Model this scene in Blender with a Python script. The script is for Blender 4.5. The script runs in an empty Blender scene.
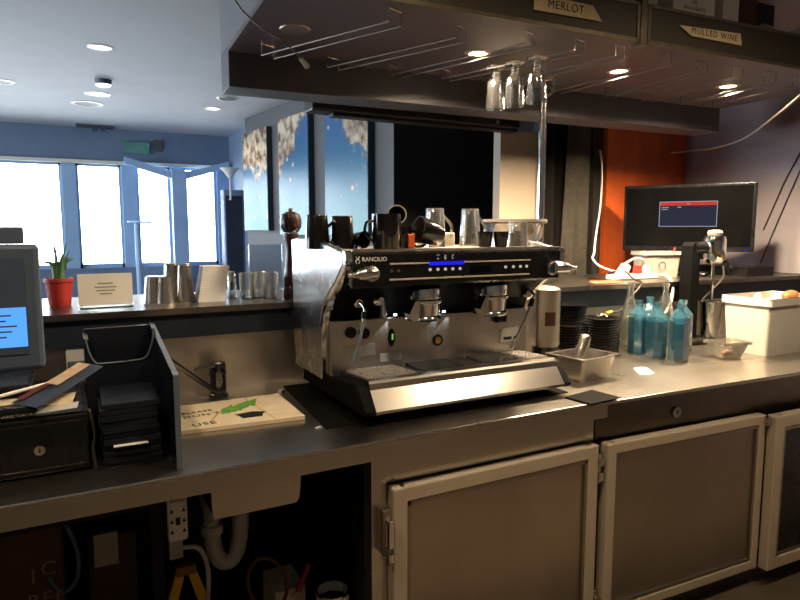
import bpy, bmesh, math, random
from mathutils import Vector, Matrix
random.seed(7)
S = bpy.context.scene
COL = S.collection
R = math.radians
PI = math.pi

# ------------------------------------------------------------------ camera
cam = bpy.data.cameras.new('camera'); camo = bpy.data.objects.new('camera', cam); COL.objects.link(camo)
cam.sensor_width = 36.0; cam.lens = 36.0 * 626 / 800; cam.clip_start = .02
camo.location = (0, 0, 1.5)
camo.rotation_euler = (R(90 - 6.5), 0, R(-27.9))
S.camera = camo
S.view_settings.view_transform = 'Standard'; S.view_settings.look = 'None'
S.view_settings.gamma = 1; S.view_settings.exposure = 0.33; S.view_settings.use_curve_mapping = False

# ------------------------------------------------------------------ materials
def nt(name):
    m = bpy.data.materials.new(name); m.use_nodes = True
    t = m.node_tree; t.nodes.clear()
    o = t.nodes.new('ShaderNodeOutputMaterial')
    return m, t, o
def N(t, kind, **kw):
    n = t.nodes.new('ShaderNode' + kind)
    for k, v in kw.items():
        if k in n.inputs: n.inputs[k].default_value = v
        else: setattr(n, k, v)
    return n
def c4(c): return (c[0], c[1], c[2], 1)
def srgb(r, g, b):
    f = lambda v: ((v / 255 + .055) / 1.055) ** 2.4 if v > 10 else v / 255 / 12.92
    return (f(r), f(g), f(b))
def mat(name, col, rough=.5, metal=0., var=.12, scale=9., stretch=(1, 1, 1), bump=.0, col2=None, rvar=.1, spec=.5, coat=0.):
    m, t, o = nt(name)
    p = N(t, 'BsdfPrincipled'); p.inputs['Metallic'].default_value = metal
    p.inputs['Specular IOR Level'].default_value = spec
    if coat: p.inputs['Coat Weight'].default_value = coat
    tc = N(t, 'TexCoord'); mp = N(t, 'Mapping'); mp.inputs['Scale'].default_value = stretch
    no = N(t, 'TexNoise', Scale=scale, Detail=5., Roughness=.6)
    t.links.new(tc.outputs['Object'], mp.inputs[0]); t.links.new(mp.outputs[0], no.inputs['Vector'])
    cr = N(t, 'ValToRGB')
    a = col2 if col2 else tuple(max(0, x * (1 - var)) for x in col)
    b = col if col2 else tuple(min(1, x * (1 + var)) for x in col)
    cr.color_ramp.elements[0].color = c4(a); cr.color_ramp.elements[0].position = .3
    cr.color_ramp.elements[1].color = c4(b); cr.color_ramp.elements[1].position = .7
    t.links.new(no.outputs['Fac'], cr.inputs[0]); t.links.new(cr.outputs[0], p.inputs['Base Color'])
    mr = N(t, 'MapRange'); mr.inputs[3].default_value = max(.02, rough - rvar); mr.inputs[4].default_value = min(1, rough + rvar)
    t.links.new(no.outputs['Fac'], mr.inputs[0]); t.links.new(mr.outputs[0], p.inputs['Roughness'])
    if bump:
        bn = N(t, 'Bump', Strength=bump, Distance=.004)
        t.links.new(no.outputs['Fac'], bn.inputs['Height']); t.links.new(bn.outputs[0], p.inputs['Normal'])
    t.links.new(p.outputs[0], o.inputs[0])
    return m
def glass(name, tint, rough=.02, gloss=1.0, film_lift=0., fcol=(.8, .8, .78)):
    """thin walled clear glass: tinted see-through plus fresnel reflection"""
    m, t, o = nt(name)
    tr = N(t, 'BsdfTransparent', Color=c4(tint)); gl = N(t, 'BsdfGlossy', Color=(gloss, gloss, gloss, 1), Roughness=rough)
    lw = N(t, 'LayerWeight', Blend=.78); mx = N(t, 'MixShader')
    mr = N(t, 'MapRange'); mr.inputs[3].default_value = .05; mr.inputs[4].default_value = .85
    t.links.new(lw.outputs['Facing'], mr.inputs[0])
    t.links.new(mr.outputs[0], mx.inputs[0]); t.links.new(tr.outputs[0], mx.inputs[1]); t.links.new(gl.outputs[0], mx.inputs[2])
    if film_lift:   # diffuse share: slight cloudiness, plus brightness painted into dark glass and bottles
        df = N(t, 'BsdfDiffuse', Color=c4(fcol)); m2 = N(t, 'MixShader'); m2.inputs[0].default_value = film_lift
        t.links.new(mx.outputs[0], m2.inputs[1]); t.links.new(df.outputs[0], m2.inputs[2]); t.links.new(m2.outputs[0], o.inputs[0])
    else: t.links.new(mx.outputs[0], o.inputs[0])
    return m
def emit(name, col, st):
    m, t, o = nt(name)
    e = N(t, 'Emission', Color=c4(col), Strength=st); t.links.new(e.outputs[0], o.inputs[0])
    return m

M = {}
M['steel'] = mat('brushed_steel', (.58, .54, .48), .26, 1., .04, 6, (1, 1, 3), .0, rvar=.04)
M['steel_top'] = mat('worn_steel_worktop', (.52, .475, .41), .29, 1., .10, 3, (1, 1, 1), 0, rvar=.06)
M['steel_h'] = mat('brushed_steel_horizontal', (.57, .535, .485), .25, 1., .03, 6, (.6, 1, 4), .0, rvar=.03)
M['steel_dark'] = mat('dull_steel', (.34, .30, .25), .40, 1., .10, 3, (1, 1, .6), .0, rvar=.05)
M['door_steel'] = mat('smudged_door_steel', (.44, .39, .32), .36, 1., .12, 3, (1, 1, .45), .0, rvar=.06)
M['frame_steel'] = mat('door_frame_aluminium', (.56, .48, .36), .42, .35, .05, 4, (1, 1, 1), .0, rvar=.05)
M['splash'] = mat('smeared_splashback_steel', (.52, .47, .42), .36, 1., .2, 4, (1, 1, 1.2), .02)
M['chrome'] = mat('chrome', (.80, .78, .75), .10, 1., .03, 8, rvar=.04)
M['silver'] = mat('satin_silver_panel', (.50, .51, .52), .27, 1., .1, 6, (1, 1, 1), .03, rvar=.06)
M['black'] = mat('black_gloss_plastic', (.006, .006, .007), .28, 0, .2, 12, spec=0.3)
M['black_matte'] = mat('black_matte_plastic', (.006, .006, .006), .6, 0, .2, 12, spec=0.05)
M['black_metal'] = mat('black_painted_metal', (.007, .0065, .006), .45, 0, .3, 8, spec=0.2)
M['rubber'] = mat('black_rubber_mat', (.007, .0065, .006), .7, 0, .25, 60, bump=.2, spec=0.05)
M['hazy_navy'] = mat('hazy_navy_panel', (.018, .026, .042), .5, 0, .15, 5, spec=0.3)  # blue of the window veil put into the bar face colour
M['hazy_slate'] = mat('hazy_slate_plastic', (.07, .095, .14), .5, 0, .08, 6, spec=0.35)  # window veil put into the terminal plastic as a blue grey
M['acrylic'] = mat('black_acrylic', (.010, .013, .019), .22, 0, .1, 8, spec=0.25)
M['acrylic_edge'] = mat('polished_acrylic_edge', (.11, .13, .16), .3, 0, .1, 8, spec=0.4)
M['darkpaint'] = mat('dark_purple_grey_paint', (.082, .066, .084), .42, 0, .14, 3, bump=.02)
M['canopy_grey'] = mat('grey_canopy_paint', (.16, .165, .18), .6, 0, .08, 3)
M['rim'] = mat('dark_slate_canopy_rim', (.065, .060, .072), .5, 0, .12, 4)
M['ceiling'] = mat('grey_white_ceiling_paint', (.52, .525, .55), .7, 0, .08, 2.2)
M['header'] = mat('blue_grey_wall_paint', (.17, .24, .36), .6, 0, .08, 3)
M['wallgrey'] = mat('grey_wall_paint', (.092, .094, .102), .6, 0, .06, 3)
M['walllilac'] = mat('lilac_grey_wall_paint', (.31, .285, .315), .55, 0, .07, 3)
M['wallblack'] = mat('black_wall_paint', (.026, .024, .023), .6, 0, .2, 4, spec=0.2)
M['orange'] = mat('burnt_orange_paint', (.72, .13, .018), .5, 0, .0, 5, (1, 1, .5), .03, col2=(.46, .075, .010))
M['browntrim'] = mat('dark_brown_panelling', (.06, .05, .04), .5, 0, .2, 6, (1, 1, 6))
M['cream'] = mat('cream_paint', (.34, .285, .215), .6, 0, .04, 3)
M['curtain'] = mat('black_curtain_cloth', (.016, .015, .014), .9, 0, .2, 30, spec=0.1)
M['curtain_grey'] = mat('grey_curtain_cloth', (.075, .068, .055), .9, 0, .15, 30, spec=0.1)
M['floor'] = mat('brown_floor_tile', (.075, .056, .040), .5, 0, .25, 6, bump=.04)
M['mesh'] = mat('olive_wire_mesh', (.055, .048, .034), .55, .3, .25, 200, bump=.1)
M['mesh_frame'] = mat('olive_steel_angle', (.14, .12, .085), .45, .6, .25, 20)
M['tape'] = mat('masking_tape', (.62, .49, .30), .7, 0, .06, 30)
M['ink'] = mat('black_ink', (.012, .011, .012), .6, 0, .1, 30)
M['green_ink'] = mat('green_marker', (.16, .42, .06), .7, 0, .3, 60)
M['yellow_ink'] = mat('yellow_marker', (.60, .40, .06), .7, 0, .2, 40)
M['card'] = mat('cardboard', (.86, .72, .50), .8, 0, .08, 12, (1, 3, 1))
M['paper'] = mat('white_paper', (.78, .76, .70), .7, 0, .04, 12)
M['cardboard_dark'] = mat('brown_box_board', (.085, .045, .03), .8, 0, .15, 8, spec=0.2)
M['box_ink'] = mat('faded_box_print', (.22, .16, .12), .8, 0, .3, 50)
M['white_plastic'] = mat('cream_white_plastic', (.88, .83, .71), .4, 0, .03, 6)
M['white_pipe'] = mat('white_pvc', (.50, .47, .42), .45, 0, .1, 8)
M['white_cable'] = mat('white_cable_sheath', (.72, .66, .56), .5, 0, .05, 20)
M['black_cable'] = mat('black_cable_sheath', (.02, .018, .016), .5, 0, .1, 20)
M['grey_box'] = mat('frosted_grey_plastic', (.36, .325, .275), .45, 0, .12, 8)
M['red'] = mat('red_plastic', (.42, .03, .02), .45, 0, .1, 10)
M['orange_plastic'] = mat('orange_cup_glaze', (.65, .10, .02), .3, 0, .05, 10)
M['orange_paper'] = mat('orange_paper', (.62, .14, .05), .7, 0, .06, 12)
M['yellow'] = mat('yellow_plastic', (.80, .45, .03), .45, 0, .1, 12)
M['wood'] = mat('dark_varnished_wood', (.022, .008, .006), .28, 0, .4, 6, (8, 8, 1.2))
M['strip'] = mat('champagne_strip', (.50, .42, .33), .35, 0, .03, 8)
M['lock'] = mat('grey_lock_face', (.50, .46, .38), .4, .2, .05, 20)
M['dark_edge'] = mat('dark_edge_steel', (.14, .12, .10), .36, 1., .1, 4, rvar=.04)  # darker steel for the right front edge and right fascia
M['grate'] = mat('bright_grate_steel', (.62, .58, .52), .3, .5, .05, 20)
M['rack_wire'] = mat('dull_rack_wire', (.20, .18, .16), .34, 1., .1, 20)
M['gold'] = mat('gold_metal', (.70, .46, .12), .25, 1., .08, 20)
M['leaf'] = mat('green_leaf', (.12, .25, .10), .5, 0, .25, 12)
M['amber'] = mat('amber_food', (.22, .075, .015), .5, 0, .4, 30)
M['bloom_blue'] = mat('bloom_blue_window_frame', (.36, .54, .80), .5, 0, .06, 4)  # glare bloom round the windows put into the frame colour
M['napkin'] = mat('pale_napkin_paper', (.60, .58, .57), .8, 0, .06, 40, (1, 1, 8))
M['pic_edge'] = mat('dark_canvas_edge', (.03, .045, .065), .6, 0, .1, 10)
M['saucer'] = mat('black_glazed_ceramic', (.006, .0055, .0055), .14, 0, .2, 10, coat=.3, spec=0.4)
M['glass'] = glass('clear_glass', (.90, .91, .90))
M['glass_warm'] = glass('clear_drinking_glass', (.94, .94, .92), .05, 1., .045)
M['glass_mug'] = glass('clear_mug_glass', (.95, .95, .93), .06, .9, .003)
M['glass_blue'] = glass('brightened_blue_glass', (.84, .95, .98), .04, 1., .08, (.22, .62, .82))  # diffuse blue paints in brightness from reflections inside the bottle
M['water_blue'] = glass('brightened_blue_water', (.58, .86, .97), .05, .5, .17, (.09, .52, .92))  # scattered light in the bottles put in as diffuse blue
M['glass_green'] = glass('pale_green_glass', (.90, .94, .88), .04, 1., .04)
M['window_glass'] = glass('window_glass', (.97, .98, .98), .02)
M['lens'] = emit('lamp_lens_warm', (1., .78, .48), 9)
M['lens_cool'] = emit('lamp_lens_cool', (1., .95, .88), 3)
M['led'] = emit('white_led', (.9, .95, 1.), 8)
M['blue_led'] = emit('blue_light_strip', (.02, .02, 1.), .65)
M['green_led'] = emit('green_light', (.25, .8, .05), .5)
M['btn'] = emit('lit_button', (.8, .7, .55), .5)
M['pos_blue'] = emit('blue_screen', (.10, .36, .95), .95)
M['screen_dark'] = mat('dark_screen_glass', (.003, .003, .003), .16, 0, .1, 6, spec=0.12)
M['pos_dark'] = mat('dim_screen_glass', (.055, .08, .125), .2, 0, .1, 6)
M['scr_body'] = emit('screen_window_navy', (.028, .030, .05), .8)
M['scr_red'] = emit('screen_window_red', (.60, .05, .035), .8)
M['scr_edge'] = emit('screen_window_border', (.35, .36, .45), .8)
M['scr_text'] = emit('screen_text_grey', (.4, .4, .42), .7)

def beach(name, seed, rocks_top, lean=0.):
    """photo print: turquoise sea, ochre rocks near the top, little white boats"""
    m, t, o = nt(name)
    p = N(t, 'BsdfPrincipled', Roughness=.25)
    tc = N(t, 'TexCoord'); sp = N(t, 'SeparateXYZ'); t.links.new(tc.outputs['Generated'], sp.inputs[0])
    sea = N(t, 'ValToRGB'); e = sea.color_ramp.elements
    e[0].position = .0; e[0].color = c4(srgb(66, 150, 152)); e[1].position = .95; e[1].color = c4(srgb(44, 86, 138))
    q = sea.color_ramp.elements.new(.45); q.color = c4(srgb(42, 113, 148))
    no = N(t, 'TexNoise', Scale=3., Detail=3.); mp = N(t, 'Mapping'); mp.inputs['Location'].default_value = (seed, seed * 2, 0)
    t.links.new(tc.outputs['Object'], mp.inputs[0]); t.links.new(mp.outputs[0], no.inputs['Vector'])
    ad = N(t, 'Math', operation='MULTIPLY_ADD'); ad.inputs[1].default_value = .25
    t.links.new(no.outputs['Fac'], ad.inputs[0])
    sb = N(t, 'Math', operation='SUBTRACT'); sb.inputs[1].default_value = .12
    t.links.new(sp.outputs['Z'], sb.inputs[0]); t.links.new(sb.outputs[0], ad.inputs[2]); t.links.new(ad.outputs[0], sea.inputs[0])
    # rocks
    n2 = N(t, 'TexNoise', Scale=2.6, Detail=8., Roughness=.72); t.links.new(mp.outputs[0], n2.inputs['Vector'])
    zz = N(t, 'MapRange'); zz.inputs[1].default_value = rocks_top; zz.inputs[2].default_value = rocks_top + .28
    zz.inputs[3].default_value = -.16; zz.inputs[4].default_value = .16
    ln = N(t, 'Math', operation='MULTIPLY_ADD'); ln.inputs[1].default_value = lean
    t.links.new(sp.outputs['Y'], ln.inputs[0]); t.links.new(sp.outputs['Z'], ln.inputs[2]); t.links.new(ln.outputs[0], zz.inputs[0])
    su = N(t, 'Math', operation='ADD'); t.links.new(n2.outputs['Fac'], su.inputs[0]); t.links.new(zz.outputs[0], su.inputs[1])
    st = N(t, 'MapRange'); st.inputs[1].default_value = .5; st.inputs[2].default_value = .54; t.links.new(su.outputs[0], st.inputs[0])
    n3 = N(t, 'TexNoise', Scale=11., Detail=6.); t.links.new(mp.outputs[0], n3.inputs['Vector'])
    rk = N(t, 'ValToRGB'); rk.color_ramp.elements[0].color = c4(srgb(105, 80, 62)); rk.color_ramp.elements[0].position = .38
    rk.color_ramp.elements[1].color = c4(srgb(205, 188, 165)); rk.color_ramp.elements[1].position = .6
    t.links.new(n3.outputs['Fac'], rk.inputs[0])
    mx = N(t, 'MixRGB'); t.links.new(st.outputs[0], mx.inputs[0]); t.links.new(sea.outputs[0], mx.inputs[1]); t.links.new(rk.outputs[0], mx.inputs[2])
    # boats
    vo = N(t, 'TexVoronoi', Scale=6.5); t.links.new(mp.outputs[0], vo.inputs['Vector'])
    bt = N(t, 'MapRange'); bt.inputs[1].default_value = .17; bt.inputs[2].default_value = .10; t.links.new(vo.outputs['Distance'], bt.inputs[0])
    m2 = N(t, 'MixRGB'); m2.inputs[2].default_value = c4(srgb(215, 205, 190))
    t.links.new(bt.outputs[0], m2.inputs[0]); t.links.new(mx.outputs[0], m2.inputs[1])
    t.links.new(m2.outputs[0], p.inputs['Base Color']); t.links.new(p.outputs[0], o.inputs[0])
    return m

# ------------------------------------------------------------------ mesh builder
class B:
    def __init__(s): s.bm = bmesh.new(); s.sm = False
    def box(s, x0, x1, y0, y1, z0, z1, bev=0, seg=2):
        t = bmesh.new(); bmesh.ops.create_cube(t, size=1)
        for v in t.verts: v.co = ((x0 + x1) / 2 + v.co.x * (x1 - x0), (y0 + y1) / 2 + v.co.y * (y1 - y0), (z0 + z1) / 2 + v.co.z * (z1 - z0))
        if bev: bmesh.ops.bevel(t, geom=t.edges[:], offset=bev, segments=seg, profile=.5, affect='EDGES')
        s._add(t); return s
    def _add(s, t, mtx=None):
        if mtx is not None: t.transform(mtx)
        me = bpy.data.meshes.new('t'); t.to_mesh(me); t.free(); s.bm.from_mesh(me); bpy.data.meshes.remove(me)
    def lathe(s, prof, c=(0, 0, 0), seg=28, mtx=None, cap=False):
        """prof: (r, z) pairs, spun about Z"""
        t = bmesh.new(); rows = []
        for r, z in prof:
            if r < 1e-6: rows.append([t.verts.new((0, 0, z))])
            else: rows.append([t.verts.new((r * math.cos(2 * PI * k / seg), r * math.sin(2 * PI * k / seg), z)) for k in range(seg)])
        for a, b in zip(rows, rows[1:]):
            for k in range(seg):
                k2 = (k + 1) % seg
                if len(a) == 1 and len(b) == 1: continue
                if len(a) == 1: f = (a[0], b[k], b[k2])
                elif len(b) == 1: f = (a[k], b[0], a[k2])
                else: f = (a[k], b[k], b[k2], a[k2])
                t.faces.new(f)
        bmesh.ops.recalc_face_normals(t, faces=t.faces)
        m = Matrix.Translation(c)
        if mtx is not None: m = m @ mtx
        s._add(t, m); s.sm = True; return s
    def cyl(s, p, q, r, seg=16, r2=None):
        p, q = Vector(p), Vector(q); d = q - p
        t = bmesh.new(); bmesh.ops.create_cone(t, cap_ends=True, segments=seg, radius1=r, radius2=r if r2 is None else r2, depth=d.length)
        s._add(t, Matrix.Translation((p + q) / 2) @ d.to_track_quat('Z', 'Y').to_matrix().to_4x4()); s.sm = True; return s
    def prism(s, poly, a, b, axis='x'):
        """poly in the plane across axis; x: (y,z)  y: (x,z)  z: (x,y)"""
        t = bmesh.new()
        f3 = {'x': lambda p, h: (h, p[0], p[1]), 'y': lambda p, h: (p[0], h, p[1]), 'z': lambda p, h: (p[0], p[1], h)}[axis]
        A = [t.verts.new(f3(p, a)) for p in poly]; C = [t.verts.new(f3(p, b)) for p in poly]
        n = len(poly)
        t.faces.new(A); t.faces.new(C[::-1])
        for k in range(n): t.faces.new((A[k], A[(k + 1) % n], C[(k + 1) % n], C[k]))
        bmesh.ops.recalc_face_normals(t, faces=t.faces); s._add(t); return s
    def tube(s, pts, r, seg=8, closed=False, smooth=True):
        P = [Vector(p) for p in pts]
        if smooth and len(P) > 2:
            Q = []
            n = len(P); rng = range(n if closed else n - 1)
            for i in rng:
                p0 = P[(i - 1) % n] if closed or i > 0 else P[i]; p1 = P[i]; p2 = P[(i + 1) % n]
                p3 = P[(i + 2) % n] if closed or i + 2 < n else P[(i + 1) % n]
                for k in range(5):
                    u = k / 5
                    Q.append(.5 * ((2 * p1) + (p2 - p0) * u + (2 * p0 - 5 * p1 + 4 * p2 - p3) * u * u + (3 * p1 - p0 - 3 * p2 + p3) * u ** 3))
            if not closed: Q.append(P[-1])
            P = Q
        t = bmesh.new(); rings = []; n = len(P); up = Vector((0, 0, 1))
        for i in range(n):
            a = P[i - 1] if (i > 0 or closed) else P[i]; b = P[(i + 1) % n] if (i < n - 1 or closed) else P[i]
            d = (b - a).normalized()
            u = d.cross(up)
            if u.length < .05: u = d.cross(Vector((1, 0, 0)))
            u.normalize(); w = d.cross(u)
            if rings:
                # keep the frame continuous
                if u.dot(lu) < 0: u = -u; w = -w
            lu = u
            rr = r[i * len(r) // n] if isinstance(r, (list, tuple)) else r
            rings.append([t.verts.new(P[i] + (u * math.cos(2 * PI * k / seg) + w * math.sin(2 * PI * k / seg)) * rr) for k in range(seg)])
        m = n if closed else n - 1
        for i in range(m):
            A, C = rings[i], rings[(i + 1) % n]
            for k in range(seg): t.faces.new((A[k], A[(k + 1) % seg], C[(k + 1) % seg], C[k]))
        if not closed: t.faces.new(rings[0][::-1]); t.faces.new(rings[-1])
        bmesh.ops.recalc_face_normals(t, faces=t.faces); s._add(t); s.sm = True; return s
    def quadgrid(s, f, nu, nv, th=0):
        t = bmesh.new(); g = [[t.verts.new(f(i / nu, j / nv)) for j in range(nv + 1)] for i in range(nu + 1)]
        for i in range(nu):
            for j in range(nv): t.faces.new((g[i][j], g[i + 1][j], g[i + 1][j + 1], g[i][j + 1]))
        if th: bmesh.ops.solidify(t, geom=t.faces[:], thickness=th)
        bmesh.ops.recalc_face_normals(t, faces=t.faces); s._add(t); s.sm = True; return s
    def build(s, name, m, parent=None, world=False, loc=None, rot=None):
        me = bpy.data.meshes.new(name); 
        if world and parent is not None: s.bm.transform(Matrix.Translation(-Vector(parent.location)))
        s.bm.to_mesh(me); s.bm.free(); me.materials.append(m if not isinstance(m, str) else M[m])
        if s.sm:
            me.polygons.foreach_set('use_smooth', [True] * len(me.polygons)); me.update()
            try: me.set_sharp_from_angle(angle=R(38))
            except Exception: pass
        o = bpy.data.objects.new(name, me); COL.objects.link(o)
        if parent: o.parent = parent
        if loc: o.location = loc
        if rot: o.rotation_euler = rot
        return o

def tag(o, label, cat, group=None, kind=None):
    o['label'] = label; o['category'] = cat
    if group: o['group'] = group
    if kind: o['kind'] = kind
    return o
def thing(name, label, cat, loc=(0, 0, 0), rz=0, group=None):
    o = bpy.data.objects.new(name, None); COL.objects.link(o); o.empty_display_size = .05
    o.location = loc; o.rotation_euler = (0, 0, rz)
    return tag(o, label, cat, group)
def struct(o, label=None, cat=None):
    o['kind'] = 'structure'
    if label: o['label'] = label; o['category'] = cat
    return o
def plab(o, label): o['label'] = label; return o
def kids(o): return [c for c in bpy.data.objects if c.parent == o]
def dup(o, loc=None, rot=None, label=None, parent=None):
    c = o.copy(); COL.objects.link(c)
    if parent: c.parent = parent
    for k in kids(o): dup(k, parent=c)
    if loc is not None: c.location = loc
    if rot is not None: c.rotation_euler = rot
    if label: c['label'] = label
    return c
def text(name, s, size, m, parent, loc, rot, ext=.0004, spread=1., shear=0., align='CENTER', sx=1., bold=0.):
    cu = bpy.data.curves.new('txt', 'FONT'); cu.body = s; cu.size = size; cu.extrude = ext; cu.space_character = spread
    cu.align_x = align; cu.align_y = 'CENTER'; cu.shear = shear; cu.resolution_u = 3; cu.offset = bold
    o = bpy.data.objects.new('txt', cu); COL.objects.link(o)
    bpy.context.view_layer.update()
    me = bpy.data.meshes.new_from_object(o.evaluated_get(bpy.context.evaluated_depsgraph_get()))
    bpy.data.objects.remove(o); bpy.data.curves.remove(cu)
    me.name = name; me.materials.clear(); me.materials.append(M[m])
    if sx != 1.:
        for v in me.vertices: v.co.x *= sx
    q = bpy.data.objects.new(name, me); COL.objects.link(q); q.parent = parent; q.location = loc; q.rotation_euler = rot
    return q
def spot(name, loc, power, col, ang=110, blend=.6, rad=.03, tgt=None, parent=None):
    l = bpy.data.lights.new(name, 'SPOT'); l.energy = power; l.color = col; l.spot_size = R(ang); l.spot_blend = blend; l.shadow_soft_size = rad
    o = bpy.data.objects.new(name, l); COL.objects.link(o); o.location = loc
    d = Vector(tgt) - Vector(loc) if tgt else Vector((0, 0, -1))
    o.rotation_euler = d.to_track_quat('-Z', 'Y').to_euler()
    return o

# pixel of the 800x600 frame -> point on the horizontal plane z (layout of the rack wires only)
def onz(u, v, z):
    d = camo.rotation_euler.to_matrix() @ Vector(((u - 400) / 626, -(v - 300) / 626, -1))
    t = (z - 1.5) / d.z
    return Vector((d.x * t, d.y * t, z))

WARM = (1., .77, .51); COOL = (.72, .86, 1.)
CT = .9            # worktop height
BT = 1.22          # bar top height
BY = 2.33          # bar face
XR = 3.97          # right wall
RW = R(-2.7)       # the right run of cabinets bends slightly
ZC = 2.7           # ceiling

# ================================================================== SETTING
struct(B().box(-4, 4.2, -1.6, 9.2, -.1, 0).build('floor', 'floor'))
struct(B().box(-4, 4.2, -1.6, 9.2, ZC, ZC + .1).build('ceiling', 'ceiling'))
wl = B()
wl.box(-4.1, -4, -1.6, 3.4, 0, ZC).box(-4.1, -4, 8.2, 9.2, 0, ZC).box(-4.1, -4, 3.4, 8.2, 0, .9).box(-4.1, -4, 3.4, 8.2, 2.35, ZC)
for y in (4.95, 6.55): wl.box(-4.1, -4, y, y + .1, .9, 2.35)
struct(wl.build('wall_left', 'wallgrey'))
struct(B().box(-4, 4.2, -1.7, -1.6, 0, ZC).build('wall_front', mat('tan_kitchen_wall', (.30, .25, .19), .6)))
struct(B().box(XR, XR + .1, -1.6, 3.1, 0, ZC).build('wall_right', 'walllilac'))
tr = struct(B().box(XR - .012, XR, .4, 2.9, CT, 1.225).build('trim_1', 'browntrim'))
# orange back wall with the bar's rear rooms behind
struct(B().box(3.2, XR + .1, 3.1, 3.2, 0, ZC).build('wall_back', 'orange'))
struct(B().box(2.14, 3.1, 4.14, 4.24, 0, ZC).build('wall_center', 'wallblack'))
struct(B().box(2.66, 3.2, 3.14, 3.2, 0, ZC).box(3.1, 3.2, 3.2, 4.24, 0, ZC).build('wall_inner', 'wallblack'))
# wall with the pictures, turned 7 degrees
pw = B().box(0, .1, 0, 2.9, 0, ZC).build('wall_side', 'wallgrey'); struct(pw)
pw.location = (2.14, 4.14, 0); pw.rotation_euler = (0, 0, R(6.9))
# window wall with header, posts and sill
WY = 8.5
SILL, HEAD = 1.02, 2.30
struct(B().box(-4, 4.2, WY, WY + .15, HEAD, ZC).build('trim_2', 'header'))
struct(B().box(-4, 4.2, WY, WY + .15, 0, SILL).build('wall_far', 'header'))
struct(B().box(-1.4, 2.15, WY - .05, WY, HEAD - .025, HEAD + .015).build('trim_3', 'paper'))
struct(B().box(1.95, 2.05, 7.0, WY, 0, ZC).build('wall_return', 'header'))
posts = [(-4, -3.85), (-2.75, -2.6), (-1.55, -1.4), (-.95, -.82), (-.02, .13), (.63, .80), (1.20, 1.36), (1.78, 1.95)]
for i, (a, b) in enumerate(posts):
    struct(B().box(a, b, WY, WY + .15, SILL, HEAD, .004).build('trim_%d' % (i + 4), 'bloom_blue'))
n = 0
for (a, b), (c, d) in zip(posts, posts[1:]):
    n += 1
    w = struct(B().box(b, c, WY + .07, WY + .08, SILL, HEAD).build('window_%d' % n, 'window_glass'))
    fr = B()
    for (x0, x1, z0, z1) in ((b, c, SILL, SILL + .05), (b, c, HEAD - .05, HEAD), (b, b + .03, SILL, HEAD), (c - .03, c, SILL, HEAD)):
        fr.box(x0, x1, WY + .05, WY + .10, z0, z1)
    fr.build('window_frame', 'bloom_blue', w)

for (a, b) in ((3.4, 4.95), (5.05, 6.55), (6.65, 8.2)):
    n += 1
    struct(B().box(-4.06, -4.05, a, b, .9, 2.35).build('window_%d' % n, 'window_glass'))
# ================================================================== THINGS ON THE FAR WALL / OUTSIDE
vp = thing('timber_post', 'blue grey timber post with two diagonal braces before the far windows', 'post', (1.28, 8.36, 0))
B().box(-.09, .09, -.06, .06, 0, 2.22, .006).build('shaft', 'bloom_blue', vp)
for sgn in (-1, 1):
    B().prism([(sgn * .02, 2.10), (sgn * .02, 2.19), (sgn * .62, 2.36), (sgn * .62, 2.28)], -.04, .04, 'y').build('brace', 'bloom_blue', vp)
ot = thing('bar_table', 'tall table with thin round top on one leg by the far windows', 'table', (.83, 8.0, 0))
B().lathe([(0, 1.55), (.17, 1.57), (.20, 1.575), (.20, 1.59), (0, 1.59)]).build('table_top', 'bloom_blue', ot)
B().cyl((-.09, 0, .02), (-.09, 0, 1.56), .035).build('leg', 'bloom_blue', ot)
B().lathe([(0, 0), (.2, 0), (.2, .02), (0, .03)], (-.09, 0, 0)).build('base', 'bloom_blue', ot)
ex = thing('exit_sign', 'dim green sign box on the blue header above the windows', 'sign', (.81, WY - .02, 2.49))
B().box(-.155, .155, -.02, .018, -.075, .075, .004).build('sign_body', mat('sign_green', (.10, .22, .22), .5), ex)
B().box(-.145, .145, -.024, -.02, -.065, .065).build('sign_face', mat('sign_face_green', (.13, .30, .27), .4), ex)
tag(B().box(1.02, 1.12, WY - .02, WY, 2.46, 2.60, .004).build('wall_plate', 'wallgrey'), 'small pale plate on the header right of the green sign', 'wall plate')
sp_ = thing('dark_panel', 'tall dark blue panel standing by the far right window', 'panel', (1.83, 7.9, 0))
B().box(-.12, .12, -.1, .1, 0, 1.97, .01).build('housing', 'header', sp_)
B().box(-.10, .10, -.108, -.1, .1, 1.9).build('grille', 'hazy_navy', sp_)
lp = thing('wall_lamp', 'white cone uplight on a thin stem beside the picture wall', 'lamp', (1.78, 7.75, 2.10))
B().lathe([(.012, 0), (.09, .10), (.12, .125), (.115, .125), (.02, .02), (0, .02)]).build('shade', 'paper', lp)
B().cyl((0, 0, -.25), (0, 0, .01), .012).build('stem', 'paper', lp)
B().cyl((0, 0, -.24), (.0, .18, -.26), .012).build('bracket', 'paper', lp)

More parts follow.
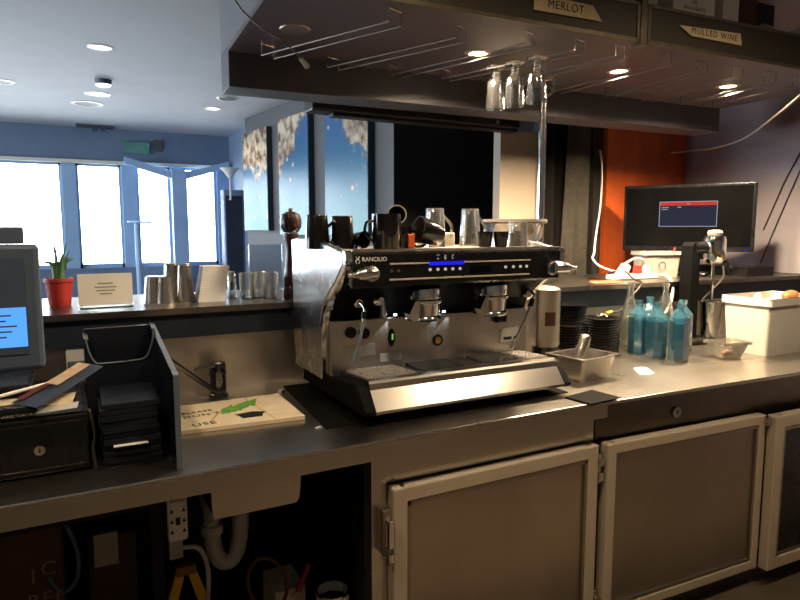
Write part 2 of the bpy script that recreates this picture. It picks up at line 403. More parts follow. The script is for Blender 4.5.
# three canvas prints on the turned wall (local y runs away from the camera)
def canvas(y0, y1, z0, z1, seed, rk, lean, label):
    o = thing('canvas_print', label, 'picture', group='beach photo prints on the grey wall')
    o.parent = None
    o.location = pw.matrix_basis @ Vector((-.03, (y0 + y1) / 2, (z0 + z1) / 2)); o.rotation_euler = pw.rotation_euler
    h, w = (z1 - z0) / 2, (y1 - y0) / 2
    B().box(-.025, .025, -w, w, -h, h).build('canvas_edge', 'pic_edge', o)
    B().box(-.030, -.025, -w + .004, w - .004, -h + .004, h - .004).build('printed_face', beach('beach_print_%d' % seed, seed, rk, lean), o)
canvas(.26, .955, 1.44, 2.54, 1, .36, -.55, 'large beach print nearest the black wall, boats on open blue water')
canvas(1.26, 1.90, 1.44, 2.54, 4, .86, .5, 'middle beach print, sandy rock at its top left over blue sea')
canvas(2.18, 2.84, 1.48, 2.52, 9, .42, .0, 'beach print furthest from the bar, pale rocks above turquoise water')

# ceiling fittings in the front room
def downlight(x, y, z, r, lit, label, group, warm=False, parent=None):
    o = thing('downlight', label, 'ceiling light', (x, y, z), 0, group)
    B().lathe([(r * .72, -.004), (r, -.004), (r * 1.04, 0), (r * .72, 0)]).build('trim_ring', 'steel_dark' if not lit else 'frame_steel', o)
    B().lathe([(0, -.002), (r * .74, -.002), (r * .74, 0), (0, 0)]).build('lens', ('lens' if warm else 'lens_cool') if lit else 'steel_dark', o)
    return o
g = 'downlights in the front room ceiling'
downlight(.26, 4.76, ZC, .075, True, 'lit downlight nearest the bar in the grey ceiling', g)
downlight(1.37, 6.6, ZC, .085, True, 'lit downlight beside the picture wall', g)
downlight(.31, 6.38, ZC, .11, True, 'wide pale ceiling light behind the smoke detector', g)
g2 = 'dark round vents in the front room ceiling'
for x, y, r, l in ((1.38, 6.02, .10, 'dark round ceiling vent by the picture wall beneath the canopy edge'), (-.40, 6.2, .09, 'dark round ceiling vent at the left picture edge'), (.24, 6.9, .14, 'dark oval ceiling speaker nearest the windows')):
    o = thing('ceiling_vent', l, 'vent', (x, y, ZC), 0, g2)
    B().lathe([(r * .8, -.006), (r, -.005), (r * 1.03, 0), (r * .8, 0)]).build('rim', 'steel_dark', o)
    B().lathe([(0, -.003), (r * .82, -.003), (r * .82, 0), (0, 0)]).build('grille', 'black_metal', o)
sd = thing('smoke_detector', 'grey dome smoke detector with tiny lights on the front ceiling', 'smoke detector', (.327, 5.77, ZC))
B().lathe([(0, -.05), (.045, -.045), (.06, -.03), (.065, 0), (0, 0)]).build('body', 'hazy_slate', sd)
B().lathe([(.045, -.052), (.058, -.043), (.058, -.038), (.045, -.045)]).build('light_ring', 'lens_cool', sd)
cf = thing('ceiling_bracket', 'small dark bracket hanging where ceiling meets the window header', 'bracket', (.36, WY - .15, ZC))
B().box(-.03, .03, -.03, .03, -.06, 0).box(.06, .11, -.03, .03, -.05, 0).build('block', 'hazy_slate', cf)
B().box(-.2, .2, -.12, .12, -.012, 0).build('plate', 'wallgrey', cf)

# ================================================================== CANOPY over the bar (turned like the right run)
CA = R(-2.8)
cn = thing('bar_canopy', 'dark canopy box hanging from the ceiling above the coffee bar', 'canopy', (.605, 2.6, 2.2), CA)
SO = 0.0
B().box(0, 2.83, -.763, 0, 0, .02).build('soffit', 'darkpaint', cn)
B().box(0, 2.83, 0, .17, -.135, .02, .003).build('rim_beam', 'rim', cn)
B().box(0, .02, -.763, .17, .02, .485).build('end_panel', 'canopy_grey', cn)
B().box(.02, 2.83, .15, .17, .02, .485).build('front_panel', 'canopy_grey', cn)
B().box(.02, 2.83, -.30, -.28, .02, .485).build('rear_panel', 'wallblack', cn)
def cl(x, y, z): # canopy local -> world
    return Vector((.605 + x * math.cos(CA) - y * math.sin(CA), 2.6 + x * math.sin(CA) + y * math.cos(CA), 2.2 + z))

# downlights in the soffit
gs = 'downlights in the canopy soffit'
for (u, v), l, lit in (((295, 29), 'unlit round downlight at the left end of the canopy soffit', 0), ((478, 53), 'lit downlight above the hanging glass mugs', 1), ((619, 71), 'lit downlight in the soffit below the tape label right of centre', 1), ((728, 86), 'lit downlight at the right end of the canopy soffit', 1)):
    p = onz(u, v, 2.2)
    downlight(p.x, p.y, 2.2, .052, lit, l, gs, True)
    if lit:
        spot('canopy_lamp', (p.x, p.y, 2.185), 235, WARM, 160, .7, .04)

# mesh shelves along the near edge of the canopy
def mesh_shelf(x0, x1, y, h, label):
    o = thing('wire_mesh_shelf', label, 'shelf', tuple(cl(x0, y, 0)), CA, 'mesh shelves on the canopy')
    w = x1 - x0
    B().box(.012, w - .012, -.004, 0, .014, h - .006).build('mesh_front', 'mesh', o)
    f = B(); f.box(0, w, -.008, .012, 0, .014).box(0, w, -.008, .012, h - .012, h).box(0, .014, -.008, .012, 0, h).box(w - .014, w, -.008, .012, 0, h)
    f.build('frame', 'mesh_frame', o)
    B().box(.014, w - .014, .012, .32, .021, .027).build('shelf_floor', 'mesh', o)
    return o
MY = -.775
sh1 = mesh_shelf(.27, 1.385, MY, .145, 'left olive wire mesh shelf with the merlot tape label')
sh2 = mesh_shelf(1.425, 2.80, MY, .145, 'right olive wire mesh shelf with the wine tape label')
B().box(0, 2.83, -.770, -.764, 0, .02).build('soffit_edge', 'mesh_frame', cn)
po = tag(B().box(1.388, 1.422, MY - .01, MY + .03, -.01, .45, .002).build('shelf_post', 'mesh_frame'), 'olive steel upright between the two mesh shelves', 'post')
po.location = (.605, 2.6, 2.2); po.rotation_euler = (0, 0, CA)

def tape(u0, v0, poly, word, size, parent_lab, zc, xc, rot, spread=1.):
    o = thing('tape_label', parent_lab, 'label', tuple(cl(xc, MY - .009, zc)), CA)
    B().prism(poly, -.0012, 0, 'y').build('tape', 'tape', o, rot=(0, R(rot), 0))
    text('handwriting', word, size, 'ink', o, (-.012 if 'MER' in word else .022, -.0016, .003), (R(90), R(rot), 0), .0004, spread, .05, bold=0.)
    return o

tape(0, 0, [(-.150, .030), (-.150, -.024), (.155, -.024), (.110, .026)], 'MERLOT', .040, 'masking tape label reading merlot on the left mesh shelf', .072, 1.043, 0, 1.1)
tape(0, 0, [(-.178, .014), (-.110, -.018), (.184, -.020), (.174, .026)], 'MULLED WINE', .034, 'masking tape label with two handwritten words on the right mesh shelf', .074, 1.765, 0, 1.25)
# things stored on the shelves
def carton(x, y, w, d, h, label, words=None, m='paper'):
    o = thing('carton', label, 'box', tuple(cl(x, y, .0275)), CA, 'white cartons on the mesh shelf')
    B().box(0, w, 0, d, 0, h, .002).build('box_body', m, o)
    if words:
        for k, (s, z) in enumerate(words): text('printing', s, .019, 'ink', o, (w * .5, -.0004, z), (R(90), 0, 0), .0002)
    return o
carton(1.605, MY + .04, .235, .2, .30, 'white carton printed with single serves text on the shelf', (('200', .178), ('SINGLE SERVES', .155)))
carton(1.89, MY + .04, .095, .2, .30, 'narrow white carton right of the printed one on the shelf', None)
carton(1.44, MY + .06, .10, .2, .30, 'plain white carton beside the shelf upright', None)
tag(B().box(2.0, 2.11, MY + .05, MY + .22, .0275, .33, .003).build('folder_box', 'cardboard_dark', None, loc=(.605, 2.6, 2.2), rot=(0, 0, CA)), 'brown box standing right of the cartons on the shelf', 'box')
bg = B()
bg.quadgrid(lambda a, b: cl(2.22 + .085 * math.sin(PI * b) * math.cos(2 * PI * a) * (1 + .25 * math.sin(6 * PI * a)), MY + .10 + .07 * math.sin(PI * b) * math.sin(2 * PI * a), .115 - .085 * math.cos(PI * b) * (1 + .12 * math.sin(8 * a))), 20, 8)
tag(bg.build('plastic_bag', 'grey_box'), 'crumpled pale plastic bag on the right mesh shelf', 'bag')
tag(B().box(2.14, 2.7, MY + .2, MY + .28, .0275, .24, .004).build('storage_crate', 'hazy_slate', None, loc=(.605, 2.6, 2.2), rot=(0, 0, CA)), 'dark crate lying behind the plastic bag on the shelf', 'crate')

# wire glass racks under the soffit
RZ = 2.155
racks = [((268, 57), (395, 24)), ((333, 69), (461, 40)), ((394, 77), (530, 45)), ((446, 80), (579, 52)), ((497, 86), (620, 57)), ((556, 93), (666, 64)),
         ((610, 97), (702, 72)), ((646, 102), (737, 77)), ((685, 105), (770, 82)), ((708, 107), (797, 87))]
names = ['leftmost wire glass rack, nearest the canopy end panel', 'second wire glass rack from the left canopy end', 'third wire glass rack from the left canopy end',
         'wire glass rack holding the three glass mugs', 'wire glass rack just right of the hanging mugs', 'sixth wire glass rack from the left canopy end', 'wire glass rack passing the middle lit downlight',
         'third wire glass rack from the right wall', 'second wire glass rack from the right wall', 'rightmost wire glass rack, nearest the right wall']
rack_axis = []
for (f, nr), lab in zip(racks, names):
    a = onz(*f, RZ); b = onz(*nr, RZ); d = (b - a); L = d.length
    # keep clear of the rim beam
    o = thing('wire_glass_rack', lab, 'glass rack', tuple(a), math.atan2(d.y, d.x), 'wire glass racks under the canopy')
    for s in (-.031, .031):
        B().cyl((0, s, 0), (L, s, 0), .0024, 8).build('rail', 'rack_wire', o)
    for xx in (0.0, L):
        B().tube([(xx, -.031, 0), (xx, -.031, .043), (xx, .031, .043), (xx, .031, 0)], .0026, 6, smooth=False).build('hanger', 'steel', o)
    rack_axis.append((a, d.normalized(), L))

# three hanging glass mugs (foot on top, mouth down)
gm = thing('glass_mug', 'leftmost clear glass mug hanging upside down from the rack', 'glass mug', (0, 0, 0), 0, 'hanging glass mugs')
B().lathe([(0, .007), (.040, .007), (.041, .003), (.036, -.001), (.015, -.006), (.012, -.014), (.019, -.020), (.012, -.026), (.019, -.032), (.013, -.038), (.022, -.044), (.033, -.056),
           (.036, -.09), (.041, -.165), (.039, -.165), (.034, -.09), (.030, -.058), (.0, -.050)]).build('bowl', 'glass_mug', gm)
B().tube([(.035, 0, -.075), (.062, 0, -.072), (.068, 0, -.095), (.062, 0, -.125), (.039, 0, -.135)], .006, 8).build('handle', 'glass_mug', gm)
ax = rack_axis[3]
def on_rack(u):  # point of the mug rack seen at column u
    best = min((abs(pix(ax[0] + ax[1] * (ax[2] * k / 400)) - u), k) for k in range(401))[1]
    return ax[0] + ax[1] * (ax[2] * best / 400)
def pix(p):
    q = camo.rotation_euler.to_matrix().inverted() @ (p - Vector((0, 0, 1.5)))
    return 400 + 626 * q.x / -q.z
for i, (u, l, rz) in enumerate(((496, None, -.6), (515, 'middle clear glass mug hanging upside down from the rack', -.3), (537, 'rightmost clear glass mug hanging in front of the pole', -.45))):
    p = on_rack(u); p.z = RZ + .0045
    if i == 0: gm.location = p; gm.rotation_euler = (0, 0, rz)
    else: dup(gm, p, (0, 0, rz), l)

# thin black cable dangling from the canopy
cb = thing('dangling_cable', 'thin black cable hanging in front of the canopy end with white plug', 'cable', tuple(onz(305, 63, 2.12)))
B().tube([onz(205, -60, 2.14), onz(236, 2, 2.12), onz(257, 24, 2.115), onz(275, 36, 2.115), onz(292, 49, 2.118), onz(303, 61, 2.12)], .003, 8).build('wire', 'black_cable', cb, True)
B().cyl(onz(301, 59, 2.12), onz(307, 66, 2.112), .008, 10, .011).build('plug', 'paper', cb, True)

# shutter housing and pole
hs = thing('roller_shutter_housing', 'long black shutter box below the canopy rim in front of the prints', 'shutter box', (1.95, 2.92, 2.06))
B().box(-.90, .33, -.06, .06, -.005, .105, .01).build('housing', 'black_metal', hs)
B().box(-.79, .32, -.045, .03, -.02, -.005, .003).build('bottom_bar', 'black_metal', hs)
B().cyl((.16, -.075, .02), (.16, -.055, .02), .012).build('lock_knob', 'steel', hs)
for bx_ in (-.6, .1): B().box(bx_ - .02, bx_ + .02, -.215 + .05 * (-bx_), -.058, .035, .06).build('bracket', 'black_metal', hs)
pl = thing('chrome_pole', 'polished chrome pole standing on the bar top behind the hanging mugs', 'pole', (2.045, 2.40, BT))
B().cyl((0, 0, .012), (0, 0, .975), .019, 24).build('tube', 'chrome', pl)
B().lathe([(0, 0), (.045, 0), (.045, .008), (.021, .016), (0, .016)]).build('foot_flange', 'chrome', pl)

# cream column, curtains at the back of the bar
tag(B().box(2.285, 2.62, 3.05, 3.12, 0, 2.08, .004).build('cream_panel', 'cream'), 'plain cream panel standing behind the chrome pole', 'panel')
def curtain(name, x0, x1, y, z0, z1, amp, nw, m, label, lean=0):
    b = B()
    b.quadgrid(lambda a, c: (x0 + (x1 - x0) * a + lean * (1 - c), y + amp * math.sin(a * nw * 2 * PI) * (1 - .25 * c) + .01 * math.sin(a * 9 + c * 5), z0 + (z1 - z0) * c), 72, 10, .004)
    return tag(b.build(name, m), label, 'curtain')
curtain('curtain', 2.57, 2.98, 3.0, .4, 2.2, .022, 5, 'curtain', 'black curtain in folds behind the chrome pole')
curtain('curtain', 2.70, 2.90, 2.945, .4, 2.2, .014, 1.6, 'curtain_grey', 'dark grey curtain leaf hanging before the black curtain', -.05)

# ================================================================== BAR (raised customer side)
# upper bar: top, black rail face; splashback below
bar = thing('raised_bar', 'raised black bar with dark steel top behind the work counter', 'bar', (1.2, 2.5, 0))
def bent(y0, y1, xs=1.5, x0=-1.6, x1=3.95):
    k = math.tan(RW)
    return [(x0, y0), (xs, y0), (x1, y0 + (x1 - xs) * k), (x1, y1), (xs, y1), (x0, y1)]
B().prism(bent(BY - .02, 2.88), BT - .022, BT, 'z').build('bar_top', mat('dark_steel_bar_top', (.22, .20, .18), .3, 1., .2, 6), bar, True)
B().prism(bent(BY, 2.86), BT - .11, BT - .023, 'z').build('bar_rail', 'hazy_navy', bar, True)
B().prism(bent(BY + .04, 2.80), 0, BT - .111, 'z').build('bar_body', 'black_metal', bar, True)
B().cyl((.74, BY - .004, 1.175), (.74, BY + .002, 1.175), .006).build('screw_cap', 'steel', bar, True)
sb = thing('splashback', 'smeared stainless steel splashback between worktop and raised bar', 'splashback', (1.2, BY + .02, CT))
B().prism(bent(BY + .022, BY + .036), CT, BT - .112, 'z').build('sheet', 'splash', sb, True)
so = thing('wall_socket', 'power socket with white plug on the splashback beside the terminal', 'socket', (.035, BY + .022, 1.055))
B().box(-.06, .06, -.010, 0, -.05, .05, .004).build('cover_plate', 'napkin', so)
B().box(.012, .052, -.05, -.010, -.005, .022, .003).build('plug', 'paper', so)
B().box(-.055, .0, -.018, -.010, -.02, .002, .003).build('rocker', 'hazy_slate', so)

# worktop: one bent slab with folded front edge
wt = thing('worktop', 'long worn stainless steel worktop with folded front edge', 'worktop', (1.2, 1.9, CT))
B().prism(bent(1.55, BY + .021), CT - .012, CT, 'z').build('top_sheet', 'steel_top', wt, True)
k = math.tan(RW)
B().prism([(-1.6, 1.55), (1.5, 1.55), (1.638, 1.55 + .138 * k), (1.638, 1.562 + .138 * k), (1.5, 1.562), (-1.6, 1.562)], CT - .057, CT - .0121, 'z').build('front_edge', 'steel_h', wt, True)
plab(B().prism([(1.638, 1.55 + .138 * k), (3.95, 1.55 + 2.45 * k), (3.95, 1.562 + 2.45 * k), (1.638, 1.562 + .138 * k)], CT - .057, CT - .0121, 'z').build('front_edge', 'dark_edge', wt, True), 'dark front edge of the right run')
re_ = B(); re_.cyl((-1.6, 1.5515, CT - .002), (1.5, 1.5515, CT - .002), .0035, 8).cyl((1.5, 1.5515, CT - .002), (3.95, 1.5515 + 2.45 * k, CT - .002), .0035, 8)
re_.build('rolled_edge', 'steel', wt, True)
tag(B().prism([(.66, 1.72), (1.60, 1.70), (1.63, 2.26), (.70, 2.28)], CT, CT + .003, 'z').build('machine_shade_sheet', 'rubber'), 'thin black sheet standing in for shade under the espresso machine', 'mat')  # dark sheet added for the shade round the machine base

# ================================================================== CABINETS below
def fridge(name, loc, rz, x1, doors, label, group=None):
    o = thing(name, label, 'fridge cabinet', loc, rz, 'steel fridge cabinets under the worktop')
    B().box(0, x1, .055, .60, .10, CT - .058, .003).build('carcass', 'steel_dark', o)
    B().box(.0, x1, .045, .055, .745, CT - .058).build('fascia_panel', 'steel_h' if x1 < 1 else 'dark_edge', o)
    B().box(.02, x1, .10, .58, 0, .10).build('plinth', 'black_metal', o)
    return o
def door(par, x0, x1, z0, z1, fw, panel, latch_left=False, hinges=None, y=0.0, rot=0):
    w = x1 - x0; h = z1 - z0
    f = B()
    bev = .006
    f.box(0, fw, 0, .044, 0, h, bev).box(w - fw, w, 0, .044, 0, h, bev).box(fw * .5, w - fw * .5, .001, .043, h - fw, h, bev).box(fw * .5, w - fw * .5, .001, .043, 0, fw, bev)
    d = f.build('door', 'frame_steel', par, loc=(x0, y, z0), rot=(0, 0, rot))
    B().box(fw * .8, w - fw * .8, .012, .036, fw * .8, h - fw * .8).build('door_panel', panel, d)
    b2 = B(); g_ = .012; i = fw
    b2.box(i, i + g_, .004, .02, i, h - i).box(w - i - g_, w - i, .004, .02, i, h - i).box(i, w - i, .004, .02, h - i - g_, h - i).box(i, w - i, .004, .02, i, i + g_)
    b2.build('gasket_bead', 'steel_dark', d)
    return d
f1 = fridge('fridge_cabinet', (.752, 1.56, 0), 0, .888, 1, 'left steel fridge cabinet with one framed door below the espresso machine')
B().box(-.0, .05, .04, .055, .10, .84).build('side_stile', 'steel', f1)
d1 = door(f1, .052, .872, .08, .742, .05, 'door_steel')
lt = B().box(-.032, .004, .006, .05, .46, .60, .005).build('latch', 'steel_dark', d1)
B().box(-.026, -.004, -.022, .008, .49, .575, .006).build('latch_lever', 'chrome', lt)
B().cyl((-.015, -.012, .45), (-.015, -.012, .475), .012).build('latch_pin', 'chrome', lt)
for z in (.575, .06):
    hg = B().box(.822, .838, .004, .04, z - .06, z + .05, .003).build('hinge', 'steel', d1)
    B().cyl((.83, .0, z - .045), (.83, .0, z - .015), .010).cyl((.83, 0, z + .01), (.83, 0, z + .035), .010).build('hinge_knuckle', 'chrome', hg)
f2 = fridge('fridge_cabinet', (1.64, 1.556, 0), RW, 2.3, 2, 'right steel fridge cabinet with two framed doors and lock below the white tub')
d2 = door(f2, .012, .862, .075, .742, .042, 'steel_dark', y=-.012)
d3 = door(f2, .872, 1.735, .075, .742, .055, 'black', y=-.05, rot=0)
B().box(.845, .87, -.03, .02, .70, .735, .004).build('catch', 'steel', f2)
lk = B().cyl((.400, .036, .797), (.400, .046, .797), .021, 24).build('lock', 'lock', f2)
B().box(.397, .403, .0350, .0365, .792, .806).build('keyhole', 'black', lk)
struct(B().prism([(1.62, 1.60), (3.95, 1.48), (3.95, 1.50), (1.62, 1.62)], 0, .05, 'z').build('baseboard_right', 'browntrim'))

# open bay at the left below the worktop
bay = thing('open_bay', 'dark open storage bay under the left end of the worktop', 'cabinet', (-.2, 2.0, 0))
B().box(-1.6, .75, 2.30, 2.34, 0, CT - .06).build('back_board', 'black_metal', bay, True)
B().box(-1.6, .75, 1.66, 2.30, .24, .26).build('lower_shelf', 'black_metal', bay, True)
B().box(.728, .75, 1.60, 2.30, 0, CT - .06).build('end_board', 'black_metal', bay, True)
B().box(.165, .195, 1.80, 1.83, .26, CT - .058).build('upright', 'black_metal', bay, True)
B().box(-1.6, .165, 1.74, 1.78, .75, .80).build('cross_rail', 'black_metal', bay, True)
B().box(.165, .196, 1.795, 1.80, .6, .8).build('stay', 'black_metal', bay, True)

snk = thing('sink_basin', 'underside of the stainless sink basin hanging beneath the worktop', 'sink', (.45, 1.9, .70))
B().prism([(.31, CT - .0125), (.58, CT - .0125), (.565, .715), (.555, .70), (.32, .70), (.315, .715)], 1.70, 2.1, 'y').build('basin', 'steel', snk, True)
B().cyl((.44, 1.92, .66), (.44, 1.92, .70), .028).build('waste_outlet', 'white_pipe', snk, True)
pp = thing('drain_trap', 'white plastic drain trap below the sink basin', 'pipe', (.41, 1.92, .45))
B().tube([(.44, 1.92, .659), (.44, 1.92, .55), (.425, 1.92, .475), (.395, 1.92, .45), (.365, 1.92, .475), (.352, 1.92, .54), (.352, 1.92, .62), (.352, 2.0, .655), (.352, 2.27, .66)], .026, 14).build('pipe', 'white_pipe', pp, True)
B().cyl((.352, 1.92, .555), (.352, 1.92, .585), .034, 18).build('nut', 'white_pipe', pp, True)
B().cyl((.44, 1.92, .625), (.44, 1.92, .655), .034, 18).build('nut', 'white_pipe', pp, True)

pb = thing('power_board', 'pale upright power board hanging under the worktop left of the sink', 'power board', (.232, 1.79, .70))
B().box(-.027, .027, -.028, 0, -.072, .075, .008).build('board_body', 'white_plastic', pb)
sl = B()
for zz in (-.045, -.015, .015):
    for sx in (-1, 1):
        sl.prism([(sx * .016 - .005, zz), (sx * .016 + .005, zz), (sx * .016, zz + .012)], -.0292, -.028, 'y')
sl.build('socket_slots', 'ink', pb)
B().box(-.006, .006, -.030, -.028, -.022, .0, .001).build('switch', 'ink', pb)
B().box(-.02, .02, -.0292, -.028, .045, .062).build('rating_label', 'grey_box', pb)
B().box(-.025, .012, -.02, -.004, -.125, -.072, .002).build('plug', 'grey_box', pb)
tag(B().tube([(.245, 1.78, .60), (.29, 1.78, .585), (.315, 1.80, .50), (.31, 1.82, .36), (.30, 1.85, .265)], .007, 8).build('power_cable', 'white_pipe'), 'grey cable looping down from the power board', 'cable')
tag(B().tube([(.205, 1.82, .58), (.178, 1.84, .51), (.176, 1.86, .40), (.19, 1.88, .266)], .006, 8).build('power_cable', 'black_cable'), 'dark cable hanging left of the yellow frame', 'cable')
ys = thing('caution_frame', 'yellow folding A shaped frame on the shelf under the power board', 'floor sign', (.262, 1.87, .26))
for s in (-1, 1):
    B().prism([(s * .10, 0), (s * .065, 0), (s * .002, .225), (s * .025, .235)], -.012, .012, 'y').build('leg', 'yellow', ys)
B().box(-.03, .03, -.014, .014, .21, .24, .004).build('hinge_cap', mat('amber_plastic', (.25, .10, .01), .5), ys)
hp = thing('hose_coil', 'dark red hose bent in a loop below the sink', 'hose', (.49, 1.80, .42))
B().tube([(.49 + .055 * math.cos(a) , 1.80 - .02 * math.cos(a), .41 + .085 * math.sin(a) - .25 * .055 * math.cos(a)) for a in [2 * PI * k / 14 for k in range(14)]], .006, 8, closed=True).build('loop', mat('dark_red_rubber', (.12, .02, .015), .5), hp, True)
B().tube([(.50, 1.80, .325), (.53, 1.84, .29), (.56, 1.9, .266)], .006, 8).build('tail', 'red', hp, True)
cn2 = thing('food_tin', 'opened cream and amber tin on the shelf beside the fridge cabinet', 'tin', (.665, 1.70, .26))
B().lathe([(0, 0), (.05, 0), (.05, .13), (.052, .135), (.048, .135), (.047, .01), (0, .01)]).build('can_body', 'white_plastic', cn2)
B().prism([(.0505 * math.cos(a), .0505 * math.sin(a)) for a in [R(200 + 10 * k) for k in range(7)]] + [(.049 * math.cos(a), .049 * math.sin(a)) for a in [R(260 - 10 * k) for k in range(7)]], .02, .115, 'z').build('amber_label', 'yellow', cn2)
B().lathe([(0, .10), (.0465, .10), (.0465, .105), (0, .105)]).build('dark_disc', 'black_matte', cn2)  # black disc that makes the inside of the tin dark
B().lathe([(.047, .13), (.053, .132), (.053, .138), (.047, .138)]).build('rim', 'chrome', cn2)
tag(B().box(.52, .62, 1.82, 1.97, .26, .36, .003).build('paper_box', 'card', None), 'small pale box on the shelf between hose and tin', 'box')
sc_ = thing('screwdriver', 'screwdriver with red handle leaning beside the tin', 'screwdriver', (.60, 1.80, .27))
B().cyl((.585, 1.79, .365), (.625, 1.80, .44), .010, 10).build('grip', 'red', sc_, True)
B().cyl((.56, 1.785, .3625), (.585, 1.79, .366), .004, 8).build('blade', 'steel', sc_, True)
sc_.location = (0, 0, 0)
for k_ in kids(sc_): k_.location = (.60, 1.80, .27)
def bx(x0, x1, y0, y1, z0, z1, label, words=None):
    o = thing('cardboard_box', label, 'box', ((x0 + x1) / 2, (y0 + y1) / 2, z0), 0, 'brown boxes in the open bay')
    B().box(x0, x1, y0, y1, z0, z1, .003).build('box_body', 'cardboard_dark', o, True)
    for (s, u, z, sz) in (words or []):
        text('printing', s, sz, 'box_ink', o, (u - o.location.x, y0 - o.location.y - .0006, z - z0), (R(90), 0, 0), .0003, 1.15)
    return o
bx(-.36, -.055, 1.80, 2.1, .26, .78, 'brown carton with faded capitals under the left worktop edge', (('I', -.124, .60, .055), ('C', -.088, .615, .055), ('REF', -.098, .535, .05)))
bx(.005, .135, 1.95, 2.15, .26, .60, 'short brown carton behind the bay upright', None)
tag(B().box(.02, .085, 1.93, 1.949, .52, .62, .002).build('paper_tag', 'grey_box'), 'grey paper tag hanging on the short brown carton', 'tag')
tag(B().tube([(-.045, 1.77, .75), (-.02, 1.775, .66), (-.025, 1.78, .58), (-.06, 1.785, .55), (-.09, 1.79, .60)], .006, 8).build('grey_hose', 'hazy_slate'), 'grey hose curving down beside the lettered carton', 'hose')

# ================================================================== ESPRESSO MACHINE
em = thing('espresso_machine', 'large two group espresso machine with black front and silver sides', 'espresso machine', (1.17, 1.95, CT + .003))
X0, X1 = .745, 1.60
sideprof = [(2.27, .985), (2.285, 1.462), (2.22, 1.468), (2.10, 1.467), (1.98, 1.458), (1.88, 1.446), (1.79, 1.430), (1.778, 1.415), (1.785, 1.385), (1.84, 1.335), (1.92, 1.275), (1.965, 1.23), (1.985, 1.18), (1.99, 1.0), (1.99, .985)]
for (a, b) in ((X0, X0 + .024), (X1, X1 + .02)):
    q = B().prism(sideprof, a, b, 'x').build('side_panel', 'silver', em, True)
    md = q.modifiers.new('bevel', 'BEVEL'); md.width = .008; md.segments = 3; md.limit_method = 'ANGLE'; md.angle_limit = R(50)
    e2 = [(1.770, 1.43), (1.762, 1.412), (1.772, 1.375), (1.83, 1.325), (1.91, 1.265), (1.952, 1.22), (1.97, 1.175), (1.975, .99), (1.99, .99), (1.985, 1.18), (1.965, 1.23), (1.92, 1.275), (1.84, 1.335), (1.785, 1.385), (1.778, 1.415), (1.788, 1.432)]
    B().prism(e2, a + .001, b + .004, 'x').build('side_trim', 'chrome', em, True)
XA, XB = X0 + .0245, X1 - .0005
B().prism([(2.25, 1.425), (1.80, 1.425), (1.79, 1.42), (1.792, 1.33), (1.85, 1.305), (1.94, 1.235), (1.962, 1.19), (2.25, 1.19)], XA, XB, 'x').build('head', 'black_matte', em, True)
cp = B().prism([(1.79, 1.430), (1.766, 1.428), (1.760, 1.42), (1.768, 1.322), (1.775, 1.315), (1.791, 1.325)], XA, XB, 'x').build('control_panel', 'black', em, True)
B().box(XA, XB, 1.775, 2.26, 1.4255, 1.4315, .002).build('cup_tray', 'steel_dark', em, True)
B().cyl((XA, 1.768, 1.433), (XB, 1.768, 1.433), .0035, 8).build('cup_rail', 'chrome', em, True)
B().box(XA, XB, 1.965, 2.25, .945, 1.189).build('body', 'steel_dark', em, True)
B().box(XA, XB, 1.945, 1.9645, 1.0, 1.189, .002).build('back_plate', mat('machine_back_plate', (.50, .47, .43), .32, 1., .08, 12, (12, 1, 1), .01), em, True)
# control panel fittings (the face leans back a little)
def face_y(z): return 1.760 + (1.42 - z) * .08 - .0012
def facebox(x0, x1, z0, z1, m, name, th=.002):
    zc = (z0 + z1) / 2
    return B().box(x0, x1, face_y(zc) - th, face_y(zc) + .004, z0, z1, .0008).build(name, m, em, True)
facebox(.897, 1.46, 1.3865, 1.392, 'strip', 'trim_strip')
facebox(.897, 1.46, 1.336, 1.3415, 'strip', 'trim_strip')
facebox(1.04, 1.176, 1.381, 1.3925, 'blue_led', 'light_strip', .004)
for x in (.903, .928, 1.045, 1.075, 1.104, 1.133, 1.162, 1.352, 1.386, 1.417, 1.445):
    B().cyl((x, face_y(1.367) - .002, 1.367), (x, face_y(1.367) + .004, 1.367), .0052, 12).build('button', 'btn' if x > 1.0 else 'steel_dark', em, True)
facebox(1.205, 1.29, 1.352, 1.376, 'screen_dark', 'display')
nm = text('maker_lettering', 'RANCILIO', .019, 'paper', em, (.842 - 1.17, face_y(1.405) - .0008 - 1.95, 1.405 - CT - .003), (R(85), 0, 0), .0006, 1.0, sx=1.0)
lg = B()
for s in (-1, 1):
    lg.tube([(.785 + s * .006, face_y(1.4) - .001, 1.415), (.785 + s * .001, face_y(1.4) - .001, 1.406), (.785 + s * .007, face_y(1.4) - .001, 1.402), (.785 + s * .003, face_y(1.4) - .001, 1.393)], .0013, 6)
lg.build('maker_emblem', 'paper', em, True)
sg = B()
for i, x in enumerate((1.073, 1.10, 1.128)):
    if i == 0: sg.tube([(x - .006, face_y(1.41) - .001, 1.412), (x, face_y(1.41) - .001, 1.416), (x + .006, face_y(1.41) - .001, 1.412)], .001, 6).box(x - .002, x + .002, face_y(1.4) - .001, face_y(1.4) + .001, 1.4, 1.404)
    else: sg.tube([(x - .004, face_y(1.41) - .001, 1.414), (x + .004, face_y(1.41) - .001, 1.412), (x - .003, face_y(1.41) - .001, 1.407), (x + .004, face_y(1.41) - .001, 1.403), (x - .003, face_y(1.41) - .001, 1.40)], .001, 6)
sg.build('panel_symbols', 'paper', em, True)
